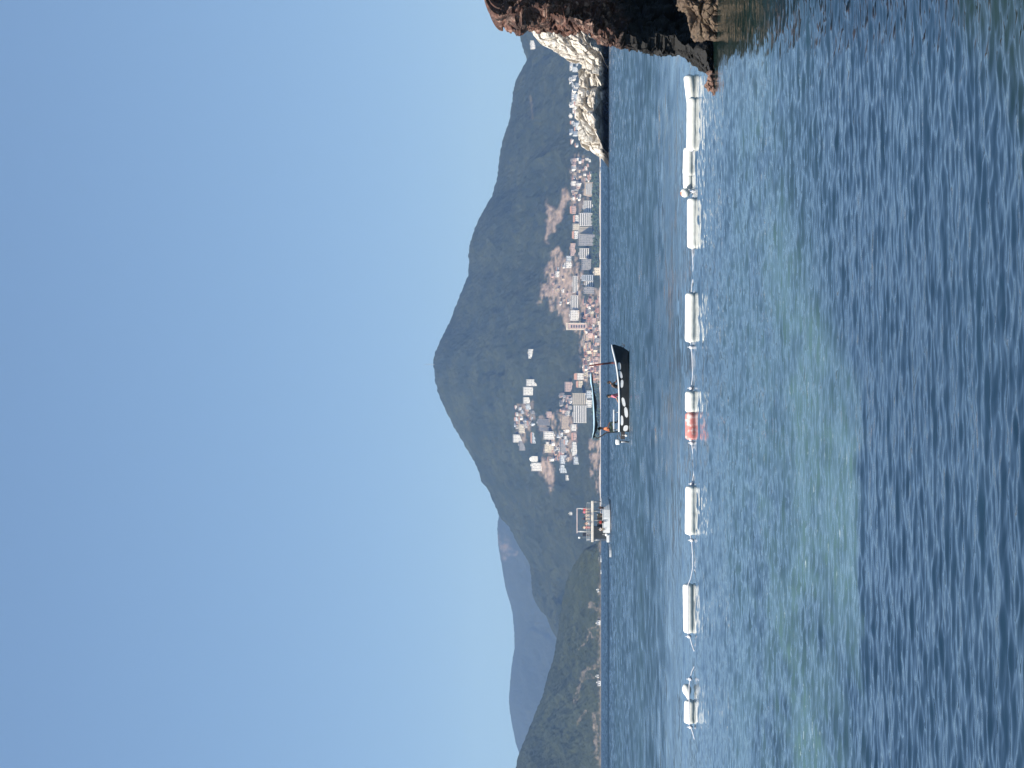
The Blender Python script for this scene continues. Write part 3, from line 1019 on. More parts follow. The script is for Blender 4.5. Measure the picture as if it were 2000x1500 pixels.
# slabs that lean: shear space before breaking it into cells
q = P0.copy()
ca, sa = math.cos(R(38)), math.sin(R(38))
qx, qz = ca * q[:, 0] + sa * q[:, 2], -sa * q[:, 0] + ca * q[:, 2]
qq = np.stack([qx * 0.55, q[:, 1] * 0.8, qz * 1.25], 1)
amp = np.clip(HX / 4.0, 0.12, 1) * np.clip(1.0 - np.clip(S - 0.72, 0, 1) * 2.0, 0.3, 1)
d = facets(qq, 3.6, 35, 0.6, 0.9, 0.14) * 0.9 + facets(qq + 3.1, 1.5, 36, 0.5, 0.8, 0.2) * 0.6 + facets(P0, 0.5, 37, 0.4, 0.5) * 0.28
nvec = np.stack([0 * fz - 0.25, -np.cos(fz * 1.1), 0.35 * np.sin(fz * 1.5)], 1)
PV = P0 + nvec * (d * amp)[:, None]
PV[:, 2] = np.where(S < 0.02, -1.0, PV[:, 2])
pale_rock = rock_material('pale_cream_rock', (0.70, 0.65, 0.56), (0.58, 0.53, 0.46), (0.38, 0.33, 0.26), (0.20, 0.165, 0.13), 0.30, 1.2, 1.2)
o = grid_mesh('pale_headland', PV, nrx, ncx, pale_rock, None, False, loc=(float(Xw.mean()), YW, 0))
tag(o, 'cream white broken rock headland in sunlight behind the black cliff', 'headland')


# ------------------------------------------------------------------ line of floats
foam_white = plain('white_foam_float', (0.86, 0.85, 0.77), (0.80, 0.78, 0.69), 9.0, 0.55, 0.3)
foam_red = plain('faded_red_float', (0.60, 0.20, 0.17), (0.76, 0.60, 0.54), 7.0, 0.6, 0.3, lo=0.46, hi=0.64)
foam_orange = plain('orange_paint', (0.70, 0.20, 0.08), (0.6, 0.16, 0.07), 6, .5)
rope_m = plain('white_rope', (0.72, 0.72, 0.74), (0.55, 0.55, 0.58), 40.0, 0.8)
GF = 'floats strung on the swimming line'


def lathe_x(b, prof, n=28, mi=0):
    """prof (x, r) turned about the x axis"""
    vs, fs = [], []
    for x, r_ in prof:
        for j in range(n):
            a = 2 * math.pi * j / n
            vs.append((x, r_ * math.cos(a), r_ * math.sin(a)))
    for k in range(len(prof) - 1):
        for j in range(n):
            j2 = (j + 1) % n
            fs.append((k * n + j, (k + 1) * n + j, (k + 1) * n + j2, k * n + j2))
    b.add(vs, fs, mi)


def float_body(L, r_, seed, rib=True):
    rr = random.Random(seed)
    h = L / 2
    prof = [(-h, 0.0), (-h, r_ * 0.55), (-h + 0.012, r_ * 0.80), (-h + 0.035, r_ * 0.95), (-h + 0.07, r_)]
    k = int(L / 0.05)
    for i in range(1, k):
        x = -h + 0.07 + (L - 0.14) * i / k
        prof.append((x, r_ * (1 + rr.uniform(-0.022, 0.015))))
    prof += [(h - 0.07, r_), (h - 0.035, r_ * 0.95), (h - 0.012, r_ * 0.80), (h, r_ * 0.55), (h, 0.0)]
    return prof


def swim_float(y0, y1, xt, xb, label, tilt=0.0, Y=None, lift=0.0):
    """float seen between rows y0..y1, its top at column xt and its water edge near xb"""
    Y = Y or depth_of(xb + 2)
    top = at(xt, 0.5 * (y0 + y1), Y)
    L = (y1 - y0) * Y / F
    r_ = 0.118
    c = Vector((top.x, Y, top.z - r_ + lift))
    root = empty('swim_float', c, label, 'float', GF)
    root.rotation_euler = (R(random.uniform(-8, 8)), tilt, R(random.uniform(-2, 2)))
    b = MB(); lathe_x(b, float_body(L, r_, int(y0))); b.build('foam_body', foam_white, root, None, True)
    for s in (-1, 1):
        e = MB(); e.tube([(s * L / 2 * 0.99, 0, 0), (s * (L / 2 + 0.016), 0, 0)], 0.034, 12)
        e.build('end_collar', rope_m, root, None, True)
    return root


swim_float(147, 222, 1339, 1354, 'tilted white float, end of the bunched row beside the cliff', R(-7))
swim_float(191, 294, 1341, 1356, 'longest white float in the middle of the bunched row', R(0.5), 52.4)
swim_float(288, 343, 1334, 1351, 'short white float between the longest one and the half sized one', R(2), 54.0)
swim_float(337, 370, 1334, 1351, 'half sized white float touching the round ball float', R(-2), 54.4)
swim_float(387, 485, 1342, 1357, 'white float alone next to the round ball float', R(0))
swim_float(572, 668, 1338, 1355, 'white float with clear water to both sides, nearest the boat bow', R(0.6))
swim_float(949, 1044, 1338, 1354, 'slightly yellowed white float next after the red and white one', R(0.7))
swim_float(1140, 1236, 1334, 1350, 'white float riding highest above its dark shadow', R(-0.9))
swim_float(1367, 1413, 1336, 1352, 'short white float beside the teardrop float at the open end', R(1.2))

# two tone float
Y8 = depth_of(1356)
c = at(1338, 811, Y8); c.z -= 0.118
root = empty('swim_float', c, 'float half white and half faded red', 'float', GF)
Lw, Lr = 41 * Y8 / F, 53 * Y8 / F
b = MB(); lathe_x(b, float_body(Lw, 0.118, 3)); q = b.build('white_section', foam_white, root, None, True); q.location = ((47 - 20.5) * Y8 / F, 0, 0)
b = MB(); lathe_x(b, float_body(Lr, 0.122, 4)); q = b.build('red_section', foam_red, root, None, True); q.location = (-(47.5 - 26.5) * Y8 / F, 0, -0.006)
for s in (-1, 1):
    e = MB(); e.tube([(s * 0.49, 0, 0), (s * 0.53, 0, 0)], 0.034, 12); e.build('end_collar', rope_m, root, None, True)

# ball float and teardrop float
Yb = 54.2
c = at(1338, 376.5, Yb)
root = empty('ball_float', c, 'round white ball float with an orange patch', 'float', GF)
b = MB(); b.ball((0, 0, 0), 0.098, 24); b.build('ball', foam_white, root, None, True)
b = MB()
vs = []
for i in range(7):
    for j in range(9):
        th, ph = R(8 + i * 6), R(60 + j * 12)
        vs.append((math.sin(th) * math.cos(ph + 2.2) * .1, math.sin(th) * math.sin(ph + 2.2) * .1, math.cos(th) * .1))
b.add(vs, [(i * 9 + j, i * 9 + j + 1, (i + 1) * 9 + j + 1, (i + 1) * 9 + j) for i in range(6) for j in range(8)])
q = b.build('orange_patch', foam_orange, root, None, True)
q.modifiers.new('thick', 'SOLIDIFY').thickness = 0.004
b = MB(); b.tube([(0, 0, -.09), (0, 0, -.15)], 0.02, 10); b.build('eyelet', rope_m, root)
Yt = depth_of(1353)
c = at(1342, 1351, Yt)
root = empty('teardrop_float', c, 'teardrop shaped white float at the open end of the line', 'float', GF)
b = MB()
lathe_x(b, [(0.17, 0.0), (0.165, 0.035), (0.14, 0.065), (0.10, 0.085), (0.05, 0.095), (0.0, 0.088), (-0.05, 0.066), (-0.10, 0.038), (-0.15, 0.020), (-0.18, 0.012), (-0.18, 0)])
b.build('bulb', foam_white, root, None, True)
e = MB(); e.tube([(-.175, 0, 0), (-.21, 0, -0.01)], 0.014, 10); e.build('eyelet', rope_m, root)
root.rotation_euler = (0, R(-10), 0)

# the rope
knots = [(1355, 374), (1350, 678), (1350, 758), (1351, 865), (1352, 945), (1351, 1055), (1346, 1243), (1348, 1326), (1349, 1420)]
path = [(1362, 100), (1358, 150), (1352, 230), (1355, 330), (1356, 374), (1351, 390), (1352, 486), (1354, 520), (1353, 545), (1350, 573), (1349, 668), (1350, 678), (1352, 700), (1353, 735), (1350, 758), (1349, 766),
        (1349, 858), (1351, 865), (1354, 890), (1355, 925), (1352, 945), (1348, 952), (1347, 1043), (1351, 1055), (1353, 1085), (1353, 1110), (1349, 1130), (1344, 1142), (1344, 1236), (1347, 1243),
        (1351, 1258), (1362, 1290), (1351, 1312), (1348, 1326), (1346, 1340), (1346, 1367), (1347, 1413), (1349, 1420), (1352, 1428), (1358, 1450), (1364, 1480)]
pts = []
for px_, py_ in path:
    pts.append(at(px_, py_, 53.2))
c0 = pts[20].copy()
root = empty('float_line', c0, 'white rope threading all the swimming floats together', 'rope')
b = MB(); b.tube([p - c0 for p in pts], 0.011, 6); b.build('rope', rope_m, root, None, True)
for px_, py_ in knots:
    q = at(px_, py_, 53.15) - c0
    s = MB(); s.ball((0, 0, 0), 0.046, 12, 0, (0.9, 1, 1)); s.tube([(0, 0, .03), (0, 0, .075)], 0.010, 6)
    s.build('stopper_ball', rope_m, root, q, True)

# ------------------------------------------------------------------ people
SKINS = [plain('brown_skin', (0.26, 0.135, 0.085), (0.22, 0.115, 0.07), 8, 0.55), plain('tan_skin', (0.42, 0.25, 0.17), (0.37, 0.21, 0.14), 8, 0.55)]
HAIR = plain('black_hair', (0.016, 0.013, 0.012), (0.03, 0.024, 0.02), 30, 0.6)
CLOTH = {}


def cloth(c):
    t = {'orange': (0.90, 0.30, 0.14), 'red': (0.62, 0.05, 0.05), 'pink': (0.72, 0.22, 0.28), 'black': (0.018, 0.018, 0.02), 'white': (0.78, 0.77, 0.75),
         'navy': (0.03, 0.04, 0.09), 'khaki': (0.36, 0.30, 0.18), 'green': (0.035, 0.06, 0.045), 'cream': (0.72, 0.62, 0.50), 'grey': (0.25, 0.25, 0.26), 'peach': (0.75, 0.47, 0.36)}[c]
    if c not in CLOTH:
        CLOTH[c] = plain(c + '_cloth', t, tuple(v * 0.75 for v in t), 9, 0.9, 0.2)
    return CLOTH[c]


def skin_obj(name, nodes, edges, mat, parent, root_i=0, sub=2):
    """one continuous tapering surface grown over a skeleton: nodes [(pos, radius)]"""
    me = bpy.data.meshes.new(name)
    me.from_pydata([n[0] for n in nodes], edges, [])
    o = bpy.data.objects.new(name, me)
    COL.objects.link(o)
    o.parent = parent
    md = o.modifiers.new('grow', 'SKIN')
    md.use_smooth_shade = True
    if not me.skin_vertices:
        raise RuntimeError('no skin layer')
    for i, n in enumerate(nodes):
        d = me.skin_vertices[0].data[i]
        r_ = n[1]
        d.radius = r_ if isinstance(r_, tuple) else (r_, r_)
        d.use_root = i == root_i
    sb = o.modifiers.new('smooth', 'SUBSURF')
    sb.levels = sub
    sb.render_levels = sub
    me.materials.append(mat)
    return o


POSES = {
    'sit': dict(chest=(.04, 0, .34), neck=(.07, 0, .50), head=(.10, 0, .66), sh=.185, shz=.45, shx=.06, elb=(.16, .25, .20), wri=(.36, .19, .13), knee=(.44, .12, .04), ank=(.47, .12, -.38), toe=(.62, .13, -.43)),
    'hunch': dict(chest=(.10, 0, .32), neck=(.22, 0, .46), head=(.32, 0, .58), sh=.185, shz=.42, shx=.18, elb=(.34, .24, .20), wri=(.50, .14, .10), knee=(.44, .14, .06), ank=(.46, .13, -.36), toe=(.61, .14, -.41)),
    'stand': dict(chest=(.0, 0, .34), neck=(.01, 0, .51), head=(.03, 0, .67), sh=.19, shz=.45, shx=0, elb=(.02, .26, .17), wri=(.16, .25, -.04), knee=(.03, .10, -.42), ank=(.0, .10, -.82), toe=(.16, .12, -.87)),
}


def person(pelvis, heading, pose, shirt, legs, label, skin=0, hat=None, scale=1.0, sleeves=True, group=None, long_hair=False, arm_up=False, shorts=False):
    P = POSES[pose]
    root = empty('person', pelvis, label, 'person', group, heading)
    root.scale = (scale,) * 3
    sk = SKINS[skin]
    n, e = [], []

    def nd(p, r_, fr=None):
        n.append((p, r_))
        if fr is not None:
            e.append((fr, len(n) - 1))
        return len(n) - 1

    pel = nd((0, 0, 0.02), (.15, .11))
    bel = nd(((P['chest'][0]) * .5, 0, P['chest'][2] * .5), (.135, .10), pel)
    che = nd(P['chest'], (.155, .11), bel)
    nk0 = nd(((P['chest'][0] + P['neck'][0]) / 2, 0, P['neck'][2] - .04), .065, che)
    nk = nd(P['neck'], .052, nk0)
    hx, _, hz = P['head']
    jaw = nd((hx + .015, 0, hz - .05), .070, nk)
    hd = nd((hx, 0, hz + .03), (.082, .092), jaw)
    nd((hx - .01, 0, hz + .10), .060, hd)
    nd((hx + .105, 0, hz - .005), .012, hd)             # nose
    for s in (-1, 1):
        nd((hx - .005, s * .088, hz), .014, hd)          # ears
        sh_ = nd((P['shx'], s * P['sh'], P['shz']), .060, che)
        up = arm_up and s > 0
        ex, ey, ez = P['elb'] if not up else (.14, .26, .52)
        wx, wy, wz = P['wri'] if not up else (.10, .24, .80)
        el = nd((ex, s * ey, ez), .043, sh_)
        wr_ = nd((wx, s * wy, wz), .029, el)
        d = (Vector((wx, s * wy, wz)) - Vector((ex, s * ey, ez))).normalized()
        side = Vector((0, 1, 0))
        pal = Vector((wx, s * wy, wz)) + d * .075
        pl = nd(tuple(pal), .030, wr_)
        for k in range(4):
            off = side * (k - 1.5) * .021
            a = nd(tuple(pal + d * .045 + off), .0095, pl)
            bq = nd(tuple(pal + d * (.075 + .008 * (1.5 - abs(k - 1.2))) + off + Vector((0, 0, -.012))), .0085, a)
        th = nd(tuple(pal + d * .005 + side * (-s) * .042), .0105, pl)
        nd(tuple(pal + d * .035 + side * (-s) * .055), .009, th)
        hip = nd((.01, s * .095, -.02), .092, pel)
        kn = nd((P['knee'][0], s * P['knee'][1], P['knee'][2]), .062, hip)
        an = nd((P['ank'][0], s * P['ank'][1], P['ank'][2]), .040, kn)
        nd((P['toe'][0], s * P['toe'][1], P['toe'][2]), .038, an)
    skin_obj('body', n, e, sk, root)
    # shirt
    n, e = [], []
    pel = nd((0, 0, .03), (.165, .125))
    bel = nd((P['chest'][0] * .5, 0, P['chest'][2] * .5), (.152, .118), pel)
    che = nd(P['chest'], (.172, .128), bel)
    nd((P['neck'][0] * .9 + P['chest'][0] * .1, 0, P['neck'][2] - .035), .075, che)
    for s in (-1, 1):
        sh_ = nd((P['shx'], s * P['sh'], P['shz']), .075, che)
        up = arm_up and s > 0
        ex, ey, ez = P['elb'] if not up else (.14, .26, .52)
        f = .95 if sleeves else .35
        nd((P['shx'] + (ex - P['shx']) * f, s * (P['sh'] + (ey - P['sh']) * f), P['shz'] + (ez - P['shz']) * f), .058, sh_)
    skin_obj('shirt', n, e, cloth(shirt), root)
    n, e = [], []
    pel = nd((0, 0, 0.0), (.168, .128))
    for s in (-1, 1):
        hip = nd((.01, s * .1, -.025), .105, pel)
        f = .7 if shorts else 1.0
        kn = nd((.01 + (P['knee'][0] - .01) * f, s * (.1 + (P['knee'][1] - .1) * f), -.02 + (P['knee'][2] + .02) * f), .076, hip)
        if not shorts:
            nd((P['ank'][0] - .01, s * P['ank'][1], P['ank'][2] + .06), .058, kn)
    skin_obj('trousers', n, e, cloth(legs), root)
    b = MB()
    b.ball((hx - .022, 0, hz + .055), .098, 16, 0, (1, .93, 1.0))
    if long_hair:
        b.ball((hx - .075, 0, hz - .07), .075, 12, 0, (.7, 1.05, 1.7))
    b.build('hair', HAIR, root, None, True)
    if hat:
        b = MB()
        b.ball((hx - .01, 0, hz + .085), .105, 16, 0, (1.02, .98, .82))
        b.tube([(hx - .01, 0, hz + .085), (hx - .01, 0, hz + .10)], .17, 20)
        b.build('hat', cloth(hat), root, None, True)
    for s in (-1, 1):
        b = MB(); b.ball((hx + .080, s * .032, hz + .02), .012, 8); b.build('eye', HAIR, root, None, True)
    return root


# ------------------------------------------------------------------ boats
def loft(st, mat, parent, thick=0.05, floor=None, name='hull'):
    """st: (x, z_sheer, half_sheer, z_chine, half_chine, z_keel) from stern to bow"""
    b = MB()

    def ring(s_, inset=0.0):
        x, zs_, hs, zc, hc, zk = s_
        pts = []
        for sg in (-1, 1):
            hs2, hc2 = max(hs - inset, 0.004), max(hc - inset, 0.003)
            side = [(x, sg * hs2, zs_), (x, sg * (hs2 * .72 + hc2 * .28), zs_ * .66 + zc * .34 + inset * .3), (x, sg * (hs2 * .35 + hc2 * .65), zs_ * .3 + zc * .7 + inset * .5), (x, sg * hc2, zc + inset)]
            pts.append(side)
        return pts[0] + [(x, 0, zk + inset)] + pts[1][::-1]

    out = [ring(s_) for s_ in st]
    k = len(out[0])
    vs = [p for r_ in out for p in r_]
    fs = [(i * k + j, i * k + j + 1, (i + 1) * k + j + 1, (i + 1) * k + j) for i in range(len(st) - 1) for j in range(k - 1)]
    fs.append(tuple(range(k)))
    b.add(vs, fs)
    # inner skin
    inn = [ring(s_, thick) for s_ in st[:-1]]
    vs = [p for r_ in inn for p in r_]
    fs = [(i * k + j, (i + 1) * k + j, (i + 1) * k + j + 1, i * k + j + 1) for i in range(len(st) - 2) for j in range(k - 1)]
    fs.append(tuple(range(k))[::-1])
    b.add(vs, fs)
    # rim
    for i in range(len(st) - 2):
        for j in (0, k - 1):
            b.add([out[i][j], out[i + 1][j], inn[i + 1][j], inn[i][j]], [(0, 1, 2, 3)])
    return b.build(name, mat, parent, None, False)


def side_at(st, x, z, sg=-1):
    """outer surface of the hull side"""
    xs_ = [s_[0] for s_ in st]
    v = [np.interp(x, xs_, [s_[k] for s_ in st]) for k in range(6)]
    _, zs_, hs, zc, hc, zk = v
    prof = [(zc, hc), (zs_ * .3 + zc * .7, hs * .35 + hc * .65), (zs_ * .66 + zc * .34, hs * .72 + hc * .28), (zs_, hs)]
    y = np.interp(z, [p[0] for p in prof], [p[1] for p in prof])
    return sg * y


# panga: 28.7 pixels to the metre
YP = 174.0
MP = YP / F
PY0, PX0 = 758.0, 1227.5
base = at(PX0, PY0, YP); base.z = 0
def lx(py_): return (PY0 - py_) * MP
def lz(px_): return (PX0 - px_) * MP

black_paint = plain('black_hull_paint', (0.010, 0.013, 0.014), (0.018, 0.021, 0.021), 2.5, 0.6)
white_paint = plain('white_boat_paint', (0.80, 0.80, 0.78), (0.70, 0.70, 0.67), 3.0, 0.4)
inner_paint = plain('pale_inner_paint', (0.45, 0.50, 0.52), (0.36, 0.40, 0.42), 3.0, 0.6)
blue_canvas = plain('light_blue_canvas', (0.50, 0.68, 0.76), (0.42, 0.60, 0.70), 2.0, 0.8)
rust_post = plain('red_brown_post', (0.20, 0.045, 0.04), (0.07, 0.035, 0.03), 3.0, 0.7)
grey_metal = plain('dull_grey_metal', (0.33, 0.34, 0.35), (0.22, 0.23, 0.24), 6.0, 0.4, 0, 0.5)
dark_metal = plain('dark_bracket', (0.045, 0.042, 0.04), (0.07, 0.06, 0.055), 6.0, 0.5)

panga = empty('panga_boat', base, 'black open motor boat with white rail, blue awning and three people aboard', 'boat')
ST = []
for py_, pxs, hs, hc, zc in ((843, 1209.0, .74, .70, .02), (825, 1209.3, .80, .76, .00), (800, 1209.5, .86, .81, -.02), (772, 1209.3, .88, .82, -.03), (748, 1208.2, .87, .79, -.02), (728, 1206.0, .80, .69, .0),
                             (710, 1203.2, .66, .53, .03), (696, 1200.0, .47, .34, .08), (686, 1197.6, .29, .17, .02), (679, 1196.0, .15, .03, .42), (674.5, 1195.0, .05, .012, .86), (673, 1194.6, .012, .006, 1.02)):
    zsh = lz(pxs)
    zk = -.22 if py_ > 690 else (.0 if py_ > 684 else zc - .06)
    ST.append((lx(py_), zsh, hs, zc, hc, zk))
hull = loft(ST, [black_paint], panga)
for sg in (-1, 1):
    b = MB()
    b.tube([(s_[0], sg * (s_[2] + .005), s_[1] + .02) for s_ in ST], [.062] * (len(ST) - 3) + [.055, .045, .035], 8)
    b.build('gunwale_rail', white_paint, panga, None, True)
b = MB()
for s0, s1 in zip(ST[:-4], ST[1:-3]):
    z = .10
    b.add([(s0[0], -s0[4] * .86, z), (s1[0], -s1[4] * .86, z), (s1[0], s1[4] * .86, z), (s0[0], s0[4] * .86, z)], [(0, 1, 2, 3)])
q = b.build('deck', inner_paint, panga); q.modifiers.new('thick', 'SOLIDIFY').thickness = .03
# white painted marks on the side
for (pxc, pyc, hgt, ln, dz) in ((1209.0, 715.5, 5.6, 15.5, .5), (1211.4, 731.5, 5.6, 15.0, 2.0), (1213.8, 749.5, 5.4, 16.0, -.4), (1217.0, 785, 5.8, 18, 1.8), (1222.0, 805, 6.2, 21, 1.2), (1213.6, 821, 5.6, 20, .2), (1221.2, 836, 8.5, 12, -1.0)):
    b = MB()
    nn = 10
    vs, fs = [], []
    for i in range(nn + 1):
        f = i / nn
        u = 2 * f - 1
        hh = hgt / 2 * (max(0.0, 1 - abs(u) ** 3.2)) ** .5 + .15
        px_c = pxc + dz * u * 1.0
        x = lx(pyc + u * ln / 2)
        for g in (-1, -.33, .33, 1):
            z = lz(px_c + g * hh)
            z = max(z, .02)
            vs.append((x, side_at(ST, x, z) - .006, z))
    fs = [(i * 4 + j, i * 4 + j + 1, (i + 1) * 4 + j + 1, (i + 1) * 4 + j) for i in range(nn) for j in range(3)]
    b.add(vs, fs)
    q = b.build('painted_mark', white_paint, panga); q.modifiers.new('thick', 'SOLIDIFY').thickness = .006
# mooring rail of paler hull near the stern
b = MB()
b.tube([(lx(708.5), 0, lz(1198)), (lx(711), 0, lz(1175)), (lx(714.5), .0, lz(1149.5))], [.075, .065, .05], 8)
b.box(lx(712), lx(704), -.34, .34, lz(1203), lz(1199.5))
b.build('front_post', rust_post, panga)
# awning
b = MB()
na_, nb_ = 34, 9
xA = [727, 735, 745, 752, 760, 775, 790, 805, 820, 832, 842, 857]
zA = [1154.0, 1153.6, 1154, 1155, 1156.5, 1157.6, 1158.6, 1159.6, 1160.2, 1160, 1159.2, 1155.6]
vs, fs = [], []
for i in range(na_):
    py_ = 727 + 130 * i / (na_ - 1)
    zc = lz(np.interp(py_, xA, zA))
    droop = np.interp(py_, [727, 745, 760, 800, 840, 857], [.02, .06, .12, .15, .14, .04])
    for j in range(nb_):
        f = j / (nb_ - 1)
        y = -.78 + 1.5 * f
        sag = -droop * f ** 0.8 + .05 * math.sin(py_ * .13 + f * 3) * f
        vs.append((lx(py_), y, zc + sag))
fs = [(i * nb_ + j, i * nb_ + j + 1, (i + 1) * nb_ + j + 1, (i + 1) * nb_ + j) for i in range(na_ - 1) for j in range(nb_ - 1)]
b.add(vs, fs)
q = b.build('awning', blue_canvas, panga, None, True)
q.modifiers.new('thick', 'SOLIDIFY').thickness = .012
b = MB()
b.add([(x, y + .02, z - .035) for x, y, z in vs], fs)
q = b.build('awning_underside_shade', plain('painted_underside_shade', (.015, .022, .028), (.03, .04, .05), 3, .9), panga, None, True)  # added dark sheet that paints the shade on the canvas underside
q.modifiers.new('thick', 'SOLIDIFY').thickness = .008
b = MB()
vs = []
for i in range(na_):
    py_ = 727 + 130 * i / (na_ - 1)
    zc = lz(np.interp(py_, xA, zA))
    hh = np.interp(py_, [727, 733, 742, 752, 760, 790, 825, 845, 857], [.02, .07, .15, .10, .05, .09, .11, .07, .02])
    vs += [(lx(py_), -.80, zc + .5 * hh), (lx(py_), -.805, zc - .5 * hh)]
b.add(vs, [(2 * i, 2 * i + 1, 2 * i + 3, 2 * i + 2) for i in range(na_ - 1)])
q = b.build('awning_edge', blue_canvas, panga, None, True)
q.modifiers.new('thick', 'SOLIDIFY').thickness = .012
b = MB()
b.tube([(lx(843), -.66, lz(1209)), (lx(845), -.66, lz(1184)), (lx(856), -.66, lz(1167)), (lx(852), -.66, lz(1158))], .030, 8)
b.tube([(lx(843), .66, lz(1209)), (lx(845), .66, lz(1184)), (lx(856), .66, lz(1167)), (lx(852), .66, lz(1160))], .030, 8)
b.build('stern_hoop', dark_metal, panga, None, True)
# raised bench at the stern
b = MB(); b.box(lx(842), lx(800), -.52, .42, lz(1199.2), lz(1196.8)); b.build('bench_seat', white_paint, panga, None, False, .012)
for py_ in (839, 805):
    for y in (-.40, .34):
        b = MB(); b.tube([(lx(py_), y, .12), (lx(py_), y, lz(1199.3))], .022, 8); b.build('bench_leg', grey_metal, panga, None, True)
for py_ in (771, 741):
    b = MB(); b.box(lx(py_ + 4), lx(py_ - 4), -.78, .78, .40, .45); b.build('thwart', inner_paint, panga, None, False, .01)
# outboard
ob = empty('outboard_motor', base + Vector((lx(857), 0, 0)), 'white cowled outboard motor tilted on the stern of the black boat', 'outboard motor')
def ox(py_): return lx(py_) - lx(857)
b = MB(); b.box(ox(868.5), ox(857.5), -.16, .16, lz(1210.5), lz(1201.5)); q = b.build('cowling', white_paint, ob, None, True, .07)
b = MB(); b.tube([(ox(863), 0, lz(1210)), (ox(862.5), 0, lz(1220)), (ox(864), 0, lz(1229))], [.10, .075, .06], 10); b.build('drive_leg', grey_metal, ob, None, True)
b = MB(); b.ball((ox(865), 0, lz(1229)), .10, 12, 0, (1.5, .55, .7)); b.build('gear_case', grey_metal, ob, None, True)
b = MB(); b.box(ox(858), ox(843.3), -.10, .10, lz(1220), lz(1212)); b.tube([(ox(858), -.05, lz(1213)), (ox(846), -.05, lz(1207))], .025, 8); b.build('clamp_bracket', dark_metal, ob, None, False, .02)
b = MB(); b.tube([(ox(858), .0, lz(1206)), (ox(849), -.02, lz(1205))], .022, 8); b.build('tiller', dark_metal, ob)
b = MB(); b.ball((0, 0, 0), .085, 14, 0, (1, 1, 1.25)); b.tube([(0, 0, .1), (.02, 0, .30)], .012, 6)
tag(b.build('fender', white_paint, None, base + Vector((lx(850), -.45, lz(1222.5))), True), 'little white fender hanging off the stern of the black boat', 'fender')
# anchor hanging at the bow
b = MB()
b.tube([(0, 0, .12), (.06, 0, -.16)], .020, 8)
b.tube([(-.12, 0, -.05), (.0, 0, -.19), (.09, 0, -.18), (.19, 0, -.02)], .024, 8)
b.tube([(-.10, 0, .20), (0, 0, .12)], .012, 6)
b.ball((-.02, 0, .13), .035, 10)
tag(b.build('anchor', dark_metal, None, base + Vector((lx(676.5), -.03, lz(1214))), True), 'small dark anchor hanging from the bow of the black boat', 'anchor')

person(base + Vector((lx(839.5), -.12, lz(1196.8) + .13)), 0, 'sit', 'orange', 'green', 'person in orange shirt sitting on the raised stern bench under the awning', 0, None, 1.12)
person(base + Vector((lx(757), -.28, .66)), 0, 'hunch', 'black', 'navy', 'person in dark clothes hunched forward amidships nearest the bow', 0, None, 1.12)
person(base + Vector((lx(771), -.22, .62)), math.pi * .97, 'sit', 'pink', 'navy', 'person in pink shirt seated amidships facing the stern', 1, None, 1.1, True, None, True)

# ---------------------------------------------------------------- tour boat
YT = 478.0
MT = YT / F
TY0, TX0 = 1010.0, 1192.0
tb = at(TX0, TY0, YT); tb.z = 0
def tx(py_): return (TY0 - py_) * MT
def tz(px_): return (TX0 - px_) * MT

ferry = empty('tour_boat', tb, 'white two deck tour boat crowded with people', 'boat')
STT = [(tx(1040), tz(1178.5), 1.5, .12, 1.46, -.35), (tx(1030), tz(1177.5), 1.6, .10, 1.56, -.4), (tx(1010), tz(1177), 1.65, .10, 1.6, -.4), (tx(995), tz(1176.5), 1.5, .14, 1.4, -.4), (tx(984), tz(1175.5), 1.15, .25, .95, -.35),
       (tx(976), tz(1175), .68, .4, .48, .05), (tx(971), tz(1174.5), .16, .75, .05, .55), (tx(969.5), tz(1174.2), .03, 1.2, .015, 1.1)]
loft(STT, [white_paint], ferry, .08)
b = MB()
for s0, s1 in zip(STT[:-3], STT[1:-2]):
    b.add([(s0[0], -s0[4] * .95, .75), (s1[0], -s1[4] * .95, .75), (s1[0], s1[4] * .95, .75), (s0[0], s0[4] * .95, .75)], [(0, 1, 2, 3)])
q = b.build('main_deck', inner_paint, ferry); q.modifiers.new('thick', 'SOLIDIFY').thickness = .05
for sg in (-1, 1):
    b = MB(); b.tube([(s_[0], sg * (s_[2] + .01), s_[1] + .03) for s_ in STT], .055, 8); b.build('gunwale_rail', white_paint, ferry, None, True)
b = MB(); b.box(tx(1058), tx(978), -1.05, 1.2, tz(1159), tz(1154.2)); b.build('upper_deck', plain('cream_deck_edge', (.78, .72, .62), (.70, .63, .54), 2, .6), ferry, None, False, .05)
b = MB(); b.box(tx(1052), tx(1028), -1.05, 1.05, .78, tz(1159.3)); b.build('cabin', plain('dark_cabin', (.045, .055, .055), (.03, .035, .04), 1.5, .5), ferry, None, False, .05)
b = MB(); b.box(tx(1027.8), tx(1003), -.7, 1.1, .78, tz(1166)); b.build('engine_housing', dark_metal, ferry, None, False, .05)
b = MB(); b.box(tx(1058.5), tx(1040.2), -1.2, 1.2, .18, .72); b.build('stern_platform', white_paint, ferry, None, False, .06)
for py_ in (980, 998, 1016, 1034, 1055):
    for y in (-1.0, 1.15):
        b = MB(); b.tube([(tx(py_), y * (1 if py_ > 985 else .7), .8), (tx(py_), y, tz(1159.2))], .045, 8); b.build('deck_post', grey_metal, ferry, None, True)
for py_ in (993, 1039):
    for y in (-.98, 1.1):
        b = MB(); b.tube([(tx(py_), y, tz(1154)), (tx(py_ + (0 if py_ < 1000 else -1)), y, tz(1127))], .04, 8); b.build('canopy_post', white_paint, ferry, None, True)
b = MB(); b.box(tx(1041), tx(992.5), -1.02, 1.15, tz(1127.8), tz(1126)); b.build('canopy', plain('pinkish_canopy', (.68, .56, .55), (.6, .5, .5), 2, .8), ferry, None, False, .04)
